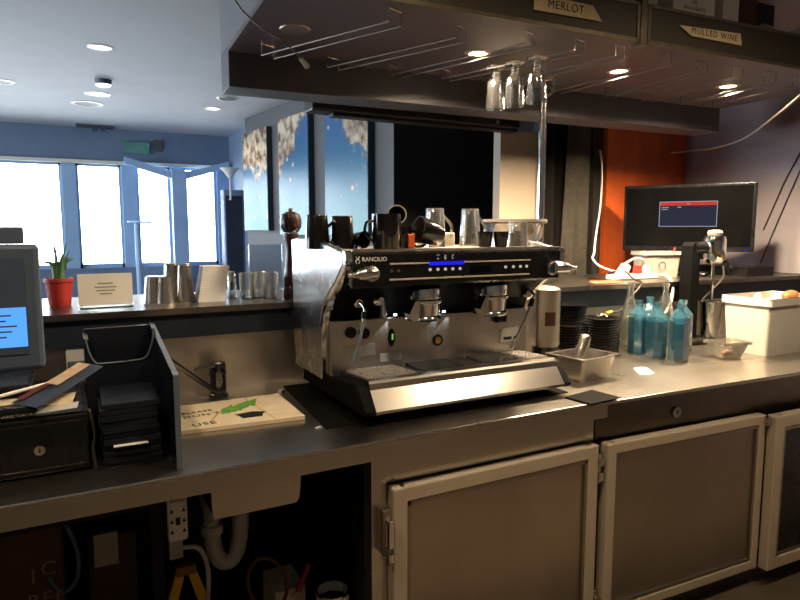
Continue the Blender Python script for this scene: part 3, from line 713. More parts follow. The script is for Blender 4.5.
# paddle taps
def paddle(x, z, d):
    b = B(); y = face_y(z)
    b.lathe([(0, -.005), (.024, -.005), (.026, .012), (.022, .02), (0, .02)], (x, y - .012, z), 20, Matrix.Rotation(R(90), 4, 'X'))
    b.build('tap_boss', 'chrome', em, True)
    b = B()
    b.tube([(x, y - .036, z + .004), (x + d * .03, y - .042, z + .003), (x + d * .055, y - .044, z), (x + d * .075, y - .044, z - .001), (x + d * .088, y - .044, z - .001)], [.021, .021, .020, .018, .016, .012, .009, .006, .006, .007], 14)
    b.build('steam_lever', 'chrome', em, True)
paddle(.825, 1.362, -1)
paddle(1.548, 1.358, 1)
# groups
def group(x):
    g_ = B().lathe([(0, 1.30), (.062, 1.30), (.064, 1.295), (.062, 1.262), (.0675, 1.258), (.0675, 1.25), (.060, 1.246), (.056, 1.205), (.062, 1.20), (.064, 1.192), (.058, 1.186), (0, 1.186)], (x, 1.865, 0), 32).build('group_head', 'chrome', em, True)
    B().lathe([(.045, 1.184), (.05, 1.184), (.05, 1.19), (.045, 1.19)], (x, 1.865, 0)).build('group_gasket', 'black', g_).location = (-1.17, -1.95, -CT - .003)
    B().prism([(x - .088, 1.218), (x - .068, 1.258), (x - .052, 1.262), (x - .052, 1.20), (x - .074, 1.192)], 1.80, 1.84, 'y').build('group_cheek', 'chrome', em, True)
group(1.078); group(1.362)
# steam wands
def wand(x, pts, tip):
    B().lathe([(0, 0), (.016, 0), (.018, .012), (.014, .03), (0, .03)], (x, 1.90, 1.255), 16, Matrix.Rotation(R(90), 4, 'X')).build('wand_valve', 'chrome', em, True)
    w = B().tube(pts, .0055, 10).build('steam_wand', 'chrome', em, True)
    B().cyl(pts[-2], pts[-1], .008, 10).build('wand_tip', 'chrome', w).location = (-1.17, -1.95, -CT - .003)
    a = Vector(pts[1]); b = Vector(pts[2])
    B().cyl(a + (b - a) * .2, a + (b - a) * .7, .0095, 10).build('wand_sleeve', 'black', w).location = (-1.17, -1.95, -CT - .003)
wand(.838, [(.838, 1.875, 1.262), (.846, 1.845, 1.24), (.838, 1.84, 1.195), (.812, 1.825, 1.11), (.797, 1.818, 1.07)], 0)
wand(1.548, [(1.548, 1.875, 1.265), (1.545, 1.84, 1.25), (1.525, 1.84, 1.19), (1.475, 1.85, 1.09), (1.452, 1.852, 1.052)], 0)
B().lathe([(0, 0), (.012, 0), (.014, .02), (.008, .05), (.006, .06), (0, .06)], (.935, 1.89, 1.20), 14).build('hot_water_spout', 'chrome', em, True)
B().lathe([(0, 0), (.02, 0), (.022, .012), (.010, .03), (0, .03)], (.92, 1.90, 1.262), 16, Matrix.Rotation(R(90), 4, 'X')).build('wand_valve', 'chrome', em, True)
# back plate fittings
bg_ = B().lathe([(0, -.006), (.013, -.006), (.0135, 0), (0, 0)], (0, 0, 0), 24, Matrix.Rotation(R(-90), 4, 'X')).build('badge', 'gold', em, loc=(1.185 - 1.17, 1.9435 - 1.95, 1.09 - CT), rot=(0, 0, 0))
B().lathe([(.013, -.004), (.021, -.004), (.022, 0), (.013, 0)], (0, 0, 0), 24, Matrix.Rotation(R(-90), 4, 'X')).build('badge_ring', 'black', bg_)
for x, z in ((.838, 1.148), (.888, 1.142)):
    gq = B().lathe([(0, -.004), (.014, -.004), (.017, -.010), (.019, -.010), (.020, 0), (0, 0)], (x, 1.945, z), 24, Matrix.Rotation(R(-90), 4, 'X')).build('pressure_gauge', 'black', em, True)
B().box(.814, .93, 1.9425, 1.945, 1.06, 1.105, .001).build('warning_sticker', 'grey_box', em, True)
B().box(.95, 1.035, 1.9425, 1.945, 1.035, 1.065, .0005).build('paper_label', 'paper', em, True)
st2 = B().box(1.47, 1.56, 1.9425, 1.945, 1.06, 1.115, .0005).build('paper_label', 'paper', em, True)
B().box(1.485, 1.525, 1.9415, 1.9425, 1.068, 1.08).box(1.535, 1.555, 1.9415, 1.9425, 1.068, 1.08).build('label_print', 'ink', st2).location = (-1.17, -1.95, -CT - .003)
ov = B().lathe([(0, -.008), (.012, -.008), (.017, -.004), (.018, 0), (0, 0)], (0, 0, 0), 20, Matrix.Rotation(R(-90), 4, 'X')).build('level_window', 'black', em, loc=(.995 - 1.17, -.006, 1.115 - CT), rot=(0, 0, 0))
ov.scale = (.8, 1, 1.8)
B().box(-.004, .004, -.0092, -.008, -.004, .008).build('level_light', 'green_led', ov)
B().box(1.44, 1.49, 1.925, 1.944, 1.14, 1.186, .006).build('cable_gland', 'black', em, True)
# drip tray
B().prism([(1.944, 1.0), (1.944, 1.020), (1.735, 1.0325), (1.720, 1.030), (1.713, 1.023), (1.711, 1.0055), (1.73, 1.0)], .80, 1.548, 'x').build('tray_deck', 'steel_h', em, True)
q = B().prism([(1.708, 1.0045), (1.663, .948), (1.664, .939), (1.676, .934), (1.944, .934), (1.944, .9995), (1.73, .9995)], .80, 1.548, 'x').build('tray_front', 'steel_h', em, True)
gl_ = B(); gr_ = B()
zt = lambda y: 1.0335 - (y - 1.70) * .0533
def grid(x0, x1, y0, y1, nx, ny, name, m):
    b = B()
    for i in range(nx + 1):
        x = x0 + (x1 - x0) * i / nx; b.prism([(y0, zt(y0)), (y1, zt(y1)), (y1, zt(y1) + .004), (y0, zt(y0) + .004)], x - .0025, x + .0025, 'x')
    for j in range(ny + 1):
        y = y0 + (y1 - y0) * j / ny; b.box(x0, x1, y - .002, y + .002, zt(y) - .001, zt(y) + .0045)
    return b.build(name, m, em, True)
def pan(x0, x1, y0, y1, name, m):
    return B().prism([(y0, zt(y0) - .001), (y1, zt(y1) - .001), (y1, zt(y1) + .0012), (y0, zt(y0) + .0012)], x0, x1, 'x').build(name, m, em, True)
pan(.812, .985, 1.755, 1.915, 'drain_well', 'black_metal'); grid(.812, .985, 1.755, 1.915, 9, 8, 'drip_grate', 'grate')
pan(1.46, 1.54, 1.755, 1.915, 'drain_well', 'black_metal'); grid(1.46, 1.54, 1.755, 1.915, 5, 8, 'drip_grate', 'grate')
for (a, b) in ((1.01, 1.20), (1.265, 1.44)):
    B().prism([(a + .01, 1.80), (a + .03, 1.765), (b - .01, 1.775), (b, 1.90), (a + .02, 1.905)], 1.016, 1.0315, 'z').build('cup_stand', mat('dark_glass_stand', (.035, .036, .033), .12), em, True)
# black end cheeks of the base
endp = [(2.22, .934), (2.20, 1.045), (2.13, 1.035), (2.05, 1.005), (1.97, 1.0), (1.83, 1.015), (1.745, 1.024), (1.722, 1.016), (1.660, .947), (1.672, .934)]
for a, b in ((.762, .7995), (1.5485, 1.582)):
    q = B().prism(endp, a, b, 'x').build('base_cheek', 'black_matte', em, True)
    md = q.modifiers.new('bevel', 'BEVEL'); md.width = .006; md.segments = 3; md.limit_method = 'ANGLE'; md.angle_limit = R(50)
B().tube([(.760, 2.21, .94), (.758, 2.205, .99), (.760, 2.195, 1.046)], .003, 6).build('cheek_trim', 'chrome', em, True)
for x in (.83, 1.51):
    for y in (1.76, 2.15):
        B().cyl((x, y, CT + .003), (x, y, .935), .025, 16).build('foot', 'black', em, True)
B().box(.85, 1.47, 1.78, 2.15, .91, .934).build('base_pan', 'black', em, True)
# small work lamps under the head
ld = B()
for x in (1.00, 1.17, 1.20): ld.cyl((x, 1.925, 1.198), (x, 1.925, 1.203), .006, 10)
ld.build('work_light', 'led', em, True)
for x, w in ((.985, 1.0), (1.185, .9), (1.235, .9)):
    spot('machine_lamp', (x, 1.935, 1.186), w, (.92, .96, 1.), 48, .3, .004, (x - .03, 1.946, 1.12))

# ------------------------------------------------------------------ cups on the machine
ZT = CT + .5315
def mug(name, label, loc, r0, r1, h, m, handle=None, group=None, rot=None, inner=None, cat='mug', wall=.004):
    """r0 base radius, r1 rim radius; handle: angle"""
    o = thing(name, label, cat, loc, 0, group)
    if rot: o.rotation_euler = rot
    c = B().lathe([(0, 0), (r0 * .94, 0), (r0, .004), (r1, h), (r1 - wall, h), (r0 - wall, .008), (0, .008)]).build('cup_body', m, o)
    if inner: plab(B().lathe([(r1 - wall - .0006, h - .002), (r0 - wall - .0006, .010), (0, .010), (0, .0095), (r0 - wall, .0095), (r1 - wall, h - .002)]).build('inside_glaze', inner, o), 'differently coloured inside of the cup')
    if handle is not None:
        a, b = math.cos(handle), math.sin(handle); rr = lambda z: r0 + (r1 - r0) * z / h
        B().tube([(a * (rr(h * .8) - .002), b * (rr(h * .8) - .002), h * .8), (a * (rr(h * .75) + .022), b * (rr(h * .75) + .022), h * .75), (a * (rr(h * .45) + .027), b * (rr(h * .45) + .027), h * .45), (a * (rr(h * .2) - .002), b * (rr(h * .2) - .002), h * .2)], .005, 8).build('handle', m, o)
    return o
gk = 'black cups on top of the espresso machine'
flip = (PI, 0, 0)
mug('black_mug', 'leftmost tall black mug upside down on the machine top', (.752, 2.02, ZT + .115), .035, .043, .115, 'saucer', None, gk, flip)
mug('black_mug', 'second tall black mug upside down with handle to its left', (.835, 2.0, ZT + .112), .035, .042, .112, 'saucer', PI, gk, flip)
mug('black_mug', 'widest black mug standing upright near the emblem', (.965, 1.92, ZT), .048, .050, .118, 'saucer', PI * .95, gk)
mug('black_cup', 'black cup lying behind the widest mug with its base showing', (.885, 2.02, ZT + .031), .022, .030, .055, 'saucer', PI / 2, gk, (R(-90), 0, R(200)))
mug('orange_cup', 'black and orange cup standing between the widest and tilted mugs', (1.035, 1.95, ZT), .034, .040, .075, 'saucer', .0, 'cups on the machine', None, 'orange_plastic')
B().box(1.042, 1.066, 1.902, 1.912, ZT + .002, ZT + .05, .003).build('orange_stripe', 'orange_plastic', bpy.data.objects['orange_cup'], True)
mug('pale_rimmed_cup', 'cup with pale rim lying on the orange cup, mouth forward', (1.03, 1.98, ZT + .105), .026, .034, .06, 'grey_box', None, 'cups on the machine', (R(78), 0, R(-22)), 'saucer')
mug('black_mug', 'tilted black mug leaning right of the orange cup', (1.182, 1.93, ZT + .043), .040, .048, .092, 'saucer', 2.4, gk, (0, R(-75), 0), 'browntrim')
gg = 'clear glasses upside down on the machine'
mug('latte_glass', 'left tall clear latte glass upside down with handle', (1.235, 2.05, ZT + .145), .034, .044, .145, 'glass_warm', .25, gg, flip, cat='glass')
mug('latte_glass', 'right tall clear latte glass upside down with handle', (1.395, 2.05, ZT + .145), .034, .042, .145, 'glass_warm', .1, gg, flip, cat='glass')
mug('tumbler', 'short clear tumbler upside down near the machine right end', (1.535, 1.93, ZT + .095), .036, .043, .095, 'glass_warm', None, gg, flip, cat='glass')
for x, y, l in ((1.40, 1.955, 'small black cup left of a pair beside the short tumbler'), (1.452, 1.925, 'small black cup touching the short tumbler on its left'), (1.64, 2.0, None)):
    if l: mug('espresso_cup', l, (x, y, ZT), .024, .029, .058, 'saucer', None, 'small black espresso cups')
mug('espresso_cup', 'small black cup right of the short tumbler', (1.575, 2.0, ZT), .022, .026, .06, 'saucer', 0, 'small black espresso cups')
nb = thing('napkin_tray', 'pale cream napkin box behind the latte glasses', 'box', (1.32, 2.18, ZT))
B().box(-.19, .07, -.03, .03, 0, .052, .003).build('tray', 'card', nb)

# ------------------------------------------------------------------ grinder right behind the machine
gr = thing('coffee_grinder', 'coffee grinder with lidded clear hopper right behind the espresso machine', 'coffee grinder', (1.735, 2.14, CT))
B().box(-.095, .075, -.09, .13, .0, .035, .006).build('base', 'black_metal', gr)
B().prism([(-.085, .035), (.06, .035), (.06, .40), (.03, .46), (-.05, .46), (-.085, .40)], -.03, .12, 'y').build('body', 'steel', gr)
B().lathe([(.05, .46), (.055, .50), (.115, .56), (.128, .62), (.124, .62), (.11, .562), (.05, .505), (.046, .46)], (-.025, .035, 0), 36).build('hopper', 'glass_warm', gr)
B().lathe([(0, .622), (.137, .622), (.140, .628), (.137, .640), (0, .644)], (-.025, .035, 0), 36).build('hopper_lid', mat('brown_grey_plastic', (.10, .085, .075), .35), gr)
ds = B().cyl((.118, -.02, .085), (.118, -.02, .335), .056, 28).build('doser', 'steel_dark', gr)
B().lathe([(0, .352), (.035, .348), (.058, .336), (.058, .33), (0, .33)], (.118, -.02, 0), 28).build('doser_lid', 'cream', ds)
B().prism([(.118 + .0575 * math.cos(R(a)), -.02 + .0575 * math.sin(R(a))) for a in range(225, 275, 7)] + [(.118 + .053 * math.cos(R(a)), -.02 + .053 * math.sin(R(a))) for a in range(272, 222, -7)], .18, .24, 'z').build('doser_window', mat('dark_red_window', (.06, .015, .01), .3), ds)
B().cyl((.165, -.05, .09), (.165, -.05, .335), .006, 10).build('doser_rail', 'chrome', ds)
B().prism([(.06, .0), (.18, .0), (.18, .06), (.15, .085), (.06, .085)], -.06, .03, 'y').build('fork', 'black', gr)

# ------------------------------------------------------------------ saucer stacks on the counter
def plate(r, h=.016): return [(0, 0), (r * .55, 0), (r * .6, .003), (r, h - .003), (r, h), (r * .93, h), (r * .58, .007), (0, .006)]
sa = tag(B().lathe(plate(.092), (0, 0, 0), 36).build('saucer', 'saucer'), 'black saucer in the left stack', 'saucer', 'left stack of black saucers')
sb_ = tag(B().lathe(plate(.090), (0, 0, 0), 36).build('saucer', 'saucer'), 'black saucer in the right stack below the yellow tagged cable', 'saucer', 'right stack of black saucers')
sa['label'] = 'one of the black saucers stacked left, beside the grinder'
sb_['label'] = 'one of the black saucers stacked right, under the cable end'
for i in range(12):
    o = sa if i == 0 else dup(sa)
    z = CT + i * .0125 + .0005; o.location = (2.06 + random.uniform(-.003, .003), 2.205 + random.uniform(-.003, .003), z)
for i in range(7):
    o = dup(sa); o['label'] = 'one of the smaller black saucers on top of the left stack'; o['group'] = 'top saucers of the left stack'
    o.scale = (.93, .93, 1); o.location = (2.048 + .004 * i, 2.21, CT + .157 + .0125 * i)
for i in range(14):
    o = sb_ if i == 0 else dup(sb_)
    o.location = (2.235 + random.uniform(-.003, .003), 2.17 + random.uniform(-.003, .003), CT + i * .0125 + .0005)
ck = B()
ck.quadgrid(lambda a, b: (2.235 + .035 * (a - .5) + .01 * math.sin(8 * b), 2.165 + .04 * (b - .5), CT + .191 + .008 * math.sin(5 * a) * math.cos(4 * b)), 8, 8, .001)
tag(ck.build('crumpled_paper', 'paper'), 'small crumpled white paper on the right saucer stack', 'paper')

# ------------------------------------------------------------------ steel pan with scoop, mat, paper slip
sp2 = thing('steel_pan', 'small deep stainless steel pan on the worktop right of the machine', 'pan', (1.825, 1.86, CT), R(8))
def pan_mesh(w, d, h, t=.003, tap=.018, lip=.012):
    b = B()
    def ring(x, y, z): return [(-x, -y, z), (x, -y, z), (x, y, z), (-x, y, z)]
    R_ = [ring(w - tap, d - tap, 0), ring(w, d, h), ring(w + lip, d + lip, h), ring(w + lip, d + lip, h + t), ring(w - t, d - t, h + t), ring(w - tap - t, d - tap - t, t)]
    tm = bmesh.new(); V = [[tm.verts.new(p) for p in r] for r in R_]
    tm.faces.new(V[0][::-1]); tm.faces.new(V[-1])
    for A, C in zip(V, V[1:]):
        for k in range(4): tm.faces.new((A[k], A[(k + 1) % 4], C[(k + 1) % 4], C[k]))
    ed = [e for e in tm.edges if abs(e.verts[0].co.z - e.verts[1].co.z) > .02 and abs(e.verts[0].co.x - e.verts[1].co.x) < tap * 2]
    bmesh.ops.bevel(tm, geom=ed, offset=.018, segments=4, profile=.5, affect='EDGES')
    bmesh.ops.recalc_face_normals(tm, faces=tm.faces); b._add(tm); b.sm = True
    return b
pan_mesh(.105, .085, .095).build('pan_body', 'steel', sp2)
sc2 = thing('scoop', 'rounded metal scoop handle standing in the steel pan', 'scoop', (1.835, 1.87, CT + .02))
B().tube([(-.03, 0, 0), (-.015, .005, .06), (.012, .01, .115), (.024, .012, .15)], [.014, .015, .017, .019, .021, .022, .023, .024, .024, .023, .020, .012], 16).build('handle', 'steel', sc2)
B().lathe([(0, -.012), (.03, -.006), (.036, .012), (.032, .012), (.026, -.002), (0, -.008)], (-.025, 0, .012), 20).build('bowl', 'steel', sc2)
tag(B().prism([(1.535, 1.645), (1.69, 1.672), (1.705, 1.545), (1.55, 1.532)], CT, CT + .007, 'z').build('tamping_mat', 'rubber'), 'small black tamping mat at the worktop front edge', 'mat')
tag(B().prism([(2.135, 1.875), (2.20, 1.868), (2.13, 1.758), (2.06, 1.772)], CT, CT + .0015, 'z').build('paper_slip', 'paper'), 'white paper slip lying on the worktop before the blue bottles', 'paper')

# ------------------------------------------------------------------ bottles
def bottle(name, label, loc, r, h, neck, shoulder, gm_, group, sq=None, water=None, seg=32, cap=None, rz=0):
    o = thing(name, label, 'bottle', loc, rz, group)
    t = .003
    prof = [(0, 0), (r * .92, 0), (r, .008), (r, shoulder), (r * .93, shoulder + .015), (neck * 1.25, shoulder + (h - shoulder) * .55), (neck, shoulder + (h - shoulder) * .68), (neck, h - .02), (neck * 1.18, h - .018), (neck * 1.18, h), (neck * .75, h), (neck * .75, shoulder + (h - shoulder) * .68), (r * .9, shoulder + .01), (r - t, shoulder), (r - t, .012), (0, .010)]
    b = B().lathe(prof, seg=seg)
    if sq:
        for v in b.bm.verts: 
            v.co.y *= sq
    q = b.build('bottle_glass', gm_, o)
    if seg <= 10:
        q.data.polygons.foreach_set('use_smooth', [False] * len(q.data.polygons))
    if water:
        b = B().lathe([(0, .013), (r - t - .001, .013), (r - t - .001, water), (0, water)], seg=seg)
        if sq:
            for v in b.bm.verts: v.co.y *= sq
        b.build('water', 'water_blue', o)  # added liquid core, deepens the blue of the bottle body
    if cap: B().lathe([(0, h + .001), (neck * 1.3, h + .001), (neck * 1.3, h + .016), (0, h + .018)]).build('cap', cap, o)
    return o
gb = 'blue glass water bottles on the worktop'
bl = [((2.39, 2.082), 'leftmost blue water bottle, next to the tall clear bottle'), ((2.40, 1.985), 'blue water bottle in the middle of the front row'), ((2.45, 1.90), 'frontmost blue water bottle, right end of the front row'), ((2.59, 1.995), 'blue water bottle behind the frontmost one, its right edge showing'), ((2.56, 2.163), 'blue water bottle at the back between clear bottles, mostly hidden')]
for (xy, l) in bl:
    bottle('water_bottle', l, (xy[0], xy[1], CT), .048, .262, .016, .185, 'glass_blue', gb, None, .172, 8, None, R(22.5 + random.uniform(-10, 10)))
gc = 'tall clear bottles behind the blue bottles'
bottle('clear_bottle', 'tall clear bottle at the left end of the bottle group', (2.45, 2.19, CT), .058, .335, .017, .15, 'glass_green', gc)
bottle('clear_bottle', 'tall clear bottle standing behind the blue bottles', (2.68, 2.17, CT), .045, .325, .016, .18, 'glass_green', gc)

# ------------------------------------------------------------------ drinks mixer
mx = thing('drink_mixer', 'black spindle drink mixer with chrome head and steel cup holder', 'drink mixer', (2.895, 2.20, CT))
B().box(-.07, .12, -.1, .08, 0, .025, .01).build('base', 'black_metal', mx)
B().prism([(-.034, .025), (.034, .025), (.030, .49), (.018, .525), (-.012, .53), (-.03, .51)], -.034, .034, 'y').build('column', 'black_matte', mx)
B().cyl((0, -.01, .50), (.08, -.03, .50), .032, 18).build('head_arm', 'black', mx)
hd = B().lathe([(0, .415), (.045, .42), (.057, .44), (.058, .54), (.052, .56), (.035, .565), (0, .566)], (.125, -.045, 0), 30).build('motor_head', 'chrome', mx)
B().lathe([(0, .568), (.036, .566), (.038, .58), (.03, .592), (0, .594)], (.125, -.045, 0), 24).build('top_cap', 'cream', hd)
B().cyl((.125, -.045, .12), (.125, -.045, .418), .008, 10).build('spindle', 'chrome', mx)
B().lathe([(0, .115), (.02, .115), (.022, .12), (0, .124)], (.125, -.045, 0), 16).build('agitator', 'chrome', mx)
B().tube([(.19, -.06, .43), (.215, -.08, .40), (.235, -.07, .385), (.25, -.05, .385)], .01, 8).build('switch_lever', 'black', mx)
B().tube([(.20, -.05, .40), (.21, -.045, .34), (.17, -.02, .28), (.11, .0, .22)], .005, 8).build('lead', 'white_cable', mx)
B().box(.03, .075, -.06, .0, .44, .475, .006).build('switch_bracket', 'chrome', mx)
cupx = thing('mixing_cup', 'tall steel mixing cup standing under the drink mixer spindle', 'mixing cup', (3.018, 2.15, CT + .026))
B().lathe([(0, .0), (.042, .0), (.045, .005), (.060, .185), (.066, .188), (.066, .192), (.058, .192), (.043, .008), (0, .006)], (0, 0, 0), 32).build('cup', 'chrome', cupx)
cupx.location = (3.018, 2.15, CT + .0255)

# ------------------------------------------------------------------ white tub and clear tray
tb = thing('white_tub', 'large cream white plastic tub at the right end of the worktop', 'tub', (3.07, 1.862, CT))
def tub(w, d, h, t, tap, lip):
    b = B()
    def ring(x, y, z): return [(-x, -y, z), (x, -y, z), (x, y, z), (-x, y, z)]
    R_ = [ring(w - tap, d - tap, 0), ring(w - .004, d - .004, h * .86), ring(w + lip, d + lip, h * .87), ring(w + lip, d + lip, h), ring(w - t, d - t, h), ring(w - tap - t, d - tap - t, t)]
    tm = bmesh.new(); V = [[tm.verts.new(p) for p in r] for r in R_]
    tm.faces.new(V[0][::-1]); tm.faces.new(V[-1])
    for A, C in zip(V, V[1:]):
        for k in range(4): tm.faces.new((A[k], A[(k + 1) % 4], C[(k + 1) % 4], C[k]))
    ed = [e for e in tm.edges if abs(e.verts[0].co.z - e.verts[1].co.z) > h * .05 and abs(e.verts[0].co.x - e.verts[1].co.x) < .05 and abs(e.verts[0].co.y - e.verts[1].co.y) < .05]
    bmesh.ops.bevel(tm, geom=ed, offset=.02, segments=4, profile=.5, affect='EDGES')
    bmesh.ops.recalc_face_normals(tm, faces=tm.faces); b._add(tm); b.sm = True
    return b
tub(.205, .125, .275, .004, .018, .006).build('tub_body', 'white_plastic', tb)
B().box(-.19, .19, -.11, .11, .235, .24).build('food_cover', 'paper', tb)
fo = tag(B().quadgrid(lambda a, b: (3.17 + .055 * math.sin(PI * b) * math.cos(2 * PI * a), 1.83 + .035 * math.sin(PI * b) * math.sin(2 * PI * a), CT + .268 - .026 * math.cos(PI * b) * (1 + .1 * math.sin(9 * a))), 18, 10).build('brown_jar_lid', 'amber'), 'amber brown lump on top of the white tub', 'food')
tag(B().lathe([(0, 0), (.02, 0), (.022, .02), (.012, .04), (0, .042)], (3.02, 1.90, CT + .2405), 16).build('bottle_cap', 'paper'), 'small white cap standing in the tub', 'cap')
ctt = thing('clear_tray', 'clear plastic takeaway tray holding scraps in front of the tub', 'tray', (2.72, 1.845, CT), R(-12))
def cb_mesh(w, d, h):
    return tub(w, d, h, .002, .025, .006)
cb_mesh(.085, .06, .075).build('tray_body', glass('cloudy_plastic', (.90, .87, .80), .15, .9, .12, (.8, .74, .62)), ctt)
tag(B().quadgrid(lambda a, b: (2.70 + .02 * math.sin(PI * b) * math.cos(2 * PI * a), 1.84 + .015 * math.sin(PI * b) * math.sin(2 * PI * a), CT + .02 - .014 * math.cos(PI * b)), 12, 8).build('red_wrapper', mat('pinkish_wrapper', (.45, .16, .12), .5)), 'pink red wrapper inside the clear tray', 'wrapper')
tag(B().quadgrid(lambda a, b: (2.755 + .018 * math.sin(PI * b) * math.cos(2 * PI * a), 1.86 + .018 * math.sin(PI * b) * math.sin(2 * PI * a), CT + .018 - .012 * math.cos(PI * b)), 12, 8).build('paper_wad', 'paper'), 'white paper wad inside the clear tray', 'paper')

# ------------------------------------------------------------------ items on the right bar top
# monitor
mc = Vector((3.30, 2.55, 0))
mo = thing('flat_monitor', 'wide black monitor with a small dialog window lit, on the bar top', 'monitor', (mc.x, mc.y, BT), math.atan2(2.23 - 2.87, 3.48 - 3.13))
W2, Z0, Z1 = .365, .145, .545
B().box(-W2, W2, -.012, .03, Z0, Z1, .008).build('bezel', 'black', mo)
scn = B().box(-W2 + .018, W2 - .018, -.0135, -.012, Z0 + .03, Z1 - .018).build('screen', 'screen_dark', mo)
dw = B().box(-.150, .165, -.0142, -.0136, .295, .44).build('dialog_window', 'scr_body', scn)
eb = B()
for (a, b, c, d) in ((-.153, .168, .292, .296), (-.153, .168, .439, .443), (-.153, -.149, .292, .443), (.164, .168, .292, .443)): eb.box(a, b, -.0146, -.0142, c, d)
eb.build('dialog_border', 'scr_edge', dw)
B().box(-.149, .164, -.0146, -.0142, .418, .439).build('dialog_title_bar', 'scr_red', dw)
B().box(-.14, -.10, -.0146, -.0142, .405, .410).box(-.14, -.105, -.0146, -.0142, .394, .398).box(-.05, -.03, -.0146, -.0142, .405, .411).box(-.0, .02, -.0150, -.0146, .426, .431).build('dialog_text', 'scr_text', dw)
B().box(-.06, .06, .005, .04, .02, Z0 + .1, .005).build('stand_neck', 'black', mo)
B().box(-.13, .13, -.09, .09, 0, .02, .006).build('stand_foot', 'black', mo)
B().box(W2 - .05, W2 - .03, -.0128, -.012, Z0 + .008, Z0 + .014).build('power_light', 'blue_led', mo)
tag(B().prism([(3.50, 2.28), (3.74, 2.27), (3.74, 2.6), (3.50, 2.62)], BT, BT + .055, 'z').build('till_box', 'black_metal'), 'low black box beside the monitor stand at the right wall', 'box')

# grey container with pen
gbx = thing('storage_tub', 'pale grey plastic tub on the bar top before the monitor', 'tub', (3.02, 2.52, BT), R(-14))
tub(.130, .06, .15, .003, .012, .006).build('tub_body', 'grey_box', gbx)
B().box(-.075, -.035, -.0565, -.0555, .03, .12).build('side_label', 'cream', gbx)
B().lathe([(.020, 0), (.023, 0), (.023, .001), (.020, .001)], (.0, -.0552, .07), 20, Matrix.Rotation(R(90), 4, 'X')).build('embossed_ring', 'steel_dark', gbx)
pn = thing('red_pen', 'red topped pen leaning in the pale grey tub', 'pen', (3.08, 2.47, BT + .006))
B().cyl((0, 0, 0), (.022, .0, .12), .004, 8).build('barrel', 'steel_dark', pn)
B().cyl((.022, 0, .12), (.030, 0, .165), .005, 8).build('pen_cap', 'red', pn)

# power strip with plugs
ps = thing('power_strip', 'white power strip with plugs on the right bar top', 'power strip', (2.77, 2.47, BT), R(-4))
B().box(-.165, .165, -.028, .028, 0, .030, .006).build('strip_body', 'white_plastic', ps)
B().lathe([(0, .03), (.026, .03), (.022, .055), (.012, .075), (0, .075)], (.10, 0, 0), 16).build('plug', 'white_plastic', ps)
B().prism([(-.11, .03), (-.05, .03), (-.03, .075), (-.06, .09)], -.02, .02, 'y').build('plug', 'white_plastic', ps)
B().prism([(.02, .03), (.055, .03), (.048, .075), (.028, .075)], -.02, .02, 'y').build('plug', 'red', ps)
tag(B().prism([(2.37, 2.36), (2.56, 2.33), (2.62, 2.44), (2.45, 2.47)], BT, BT + .003, 'z').build('orange_card', 'orange_paper'), 'orange card lying flat on the bar top beside the machine', 'card')
C_ = lambda name, pts, r, m, lab: tag(B().tube(pts, r, 8).build(name, m), lab, 'cable', 'cables around the power strip')
C_('white_cable', [(3.009, 2.98, 1.994), (3.033, 2.98, 1.871), (3.01, 2.96, 1.65), (2.94, 2.92, 1.46), (2.79, 2.78, 1.36), (2.70, 2.70, 1.325), (2.70, 2.64, 1.285), (2.73, 2.56, 1.26), (2.735, 2.535, 1.27)], .006, 'white_cable', 'white cable hanging from the curtain down to the power strip')
C_('white_cable', [(2.89, 2.50, BT + .078), (2.885, 2.49, BT + .10), (2.82, 2.49, BT + .115), (2.765, 2.49, BT + .10), (2.735, 2.495, BT + .085)], .006, 'white_cable', 'short white cable arching between two plugs')
C_('white_cable', [(2.96, 2.47, BT + .014), (2.93, 2.38, BT + .02), (2.85, 2.27, BT - .01), (2.82, 2.245, 1.13), (2.76, 2.23, 1.06), (2.70, 2.24, 1.0)], .008, 'white_cable', 'white power lead curling over the bar edge above the bottles')
C_('black_cable', [(2.68, 2.56, BT + .03), (2.70, 2.47, BT + .05), (2.66, 2.36, BT + .012), (2.62, 2.27, BT + .0), (2.52, 2.24, 1.16), (2.40, 2.20, 1.10), (2.31, 2.175, 1.098)], .005, 'black_cable', 'black cable running over the bar edge to the saucers')
pt = thing('cable_end', 'yellow plastic cable end resting on the right saucer stack', 'connector', (2.285, 2.17, CT + .196))
B().cyl((-.02, -.005, 0), (.024, .005, .004), .008, 10).build('sleeve', 'yellow', pt)

# cables on the right wall
C2 = lambda pts, r, m, lab: tag(B().tube(pts, r, 8).build('wall_cable', m), lab, 'cable', 'cables along the right wall')
C2([(3.8, 3.09, 2.03), (3.85, 2.974, 2.035), (3.75, 2.711, 2.021), (3.6, 2.409, 2.037), (3.25, 1.994, 2.092), (3.0, 1.753, 2.108), (2.85, 1.607, 2.129)], .005, 'white_cable', 'pale cable swooping from orange wall up to the canopy')
C2([(XR - .006, 2.494, 1.279), (XR - .006, 2.396, 1.554), (XR - .006, 2.283, 1.854), (XR - .006, 2.20, 2.05)], .004, 'black_cable', 'thin black cable rising along the right wall, longer of two')
C2([(XR - .006, 2.489, 1.492), (XR - .006, 2.42, 1.67), (XR - .006, 2.369, 1.80), (XR - .006, 2.27, 2.0)], .004, 'black_cable', 'thin black cable higher on the right wall, shorter of two')

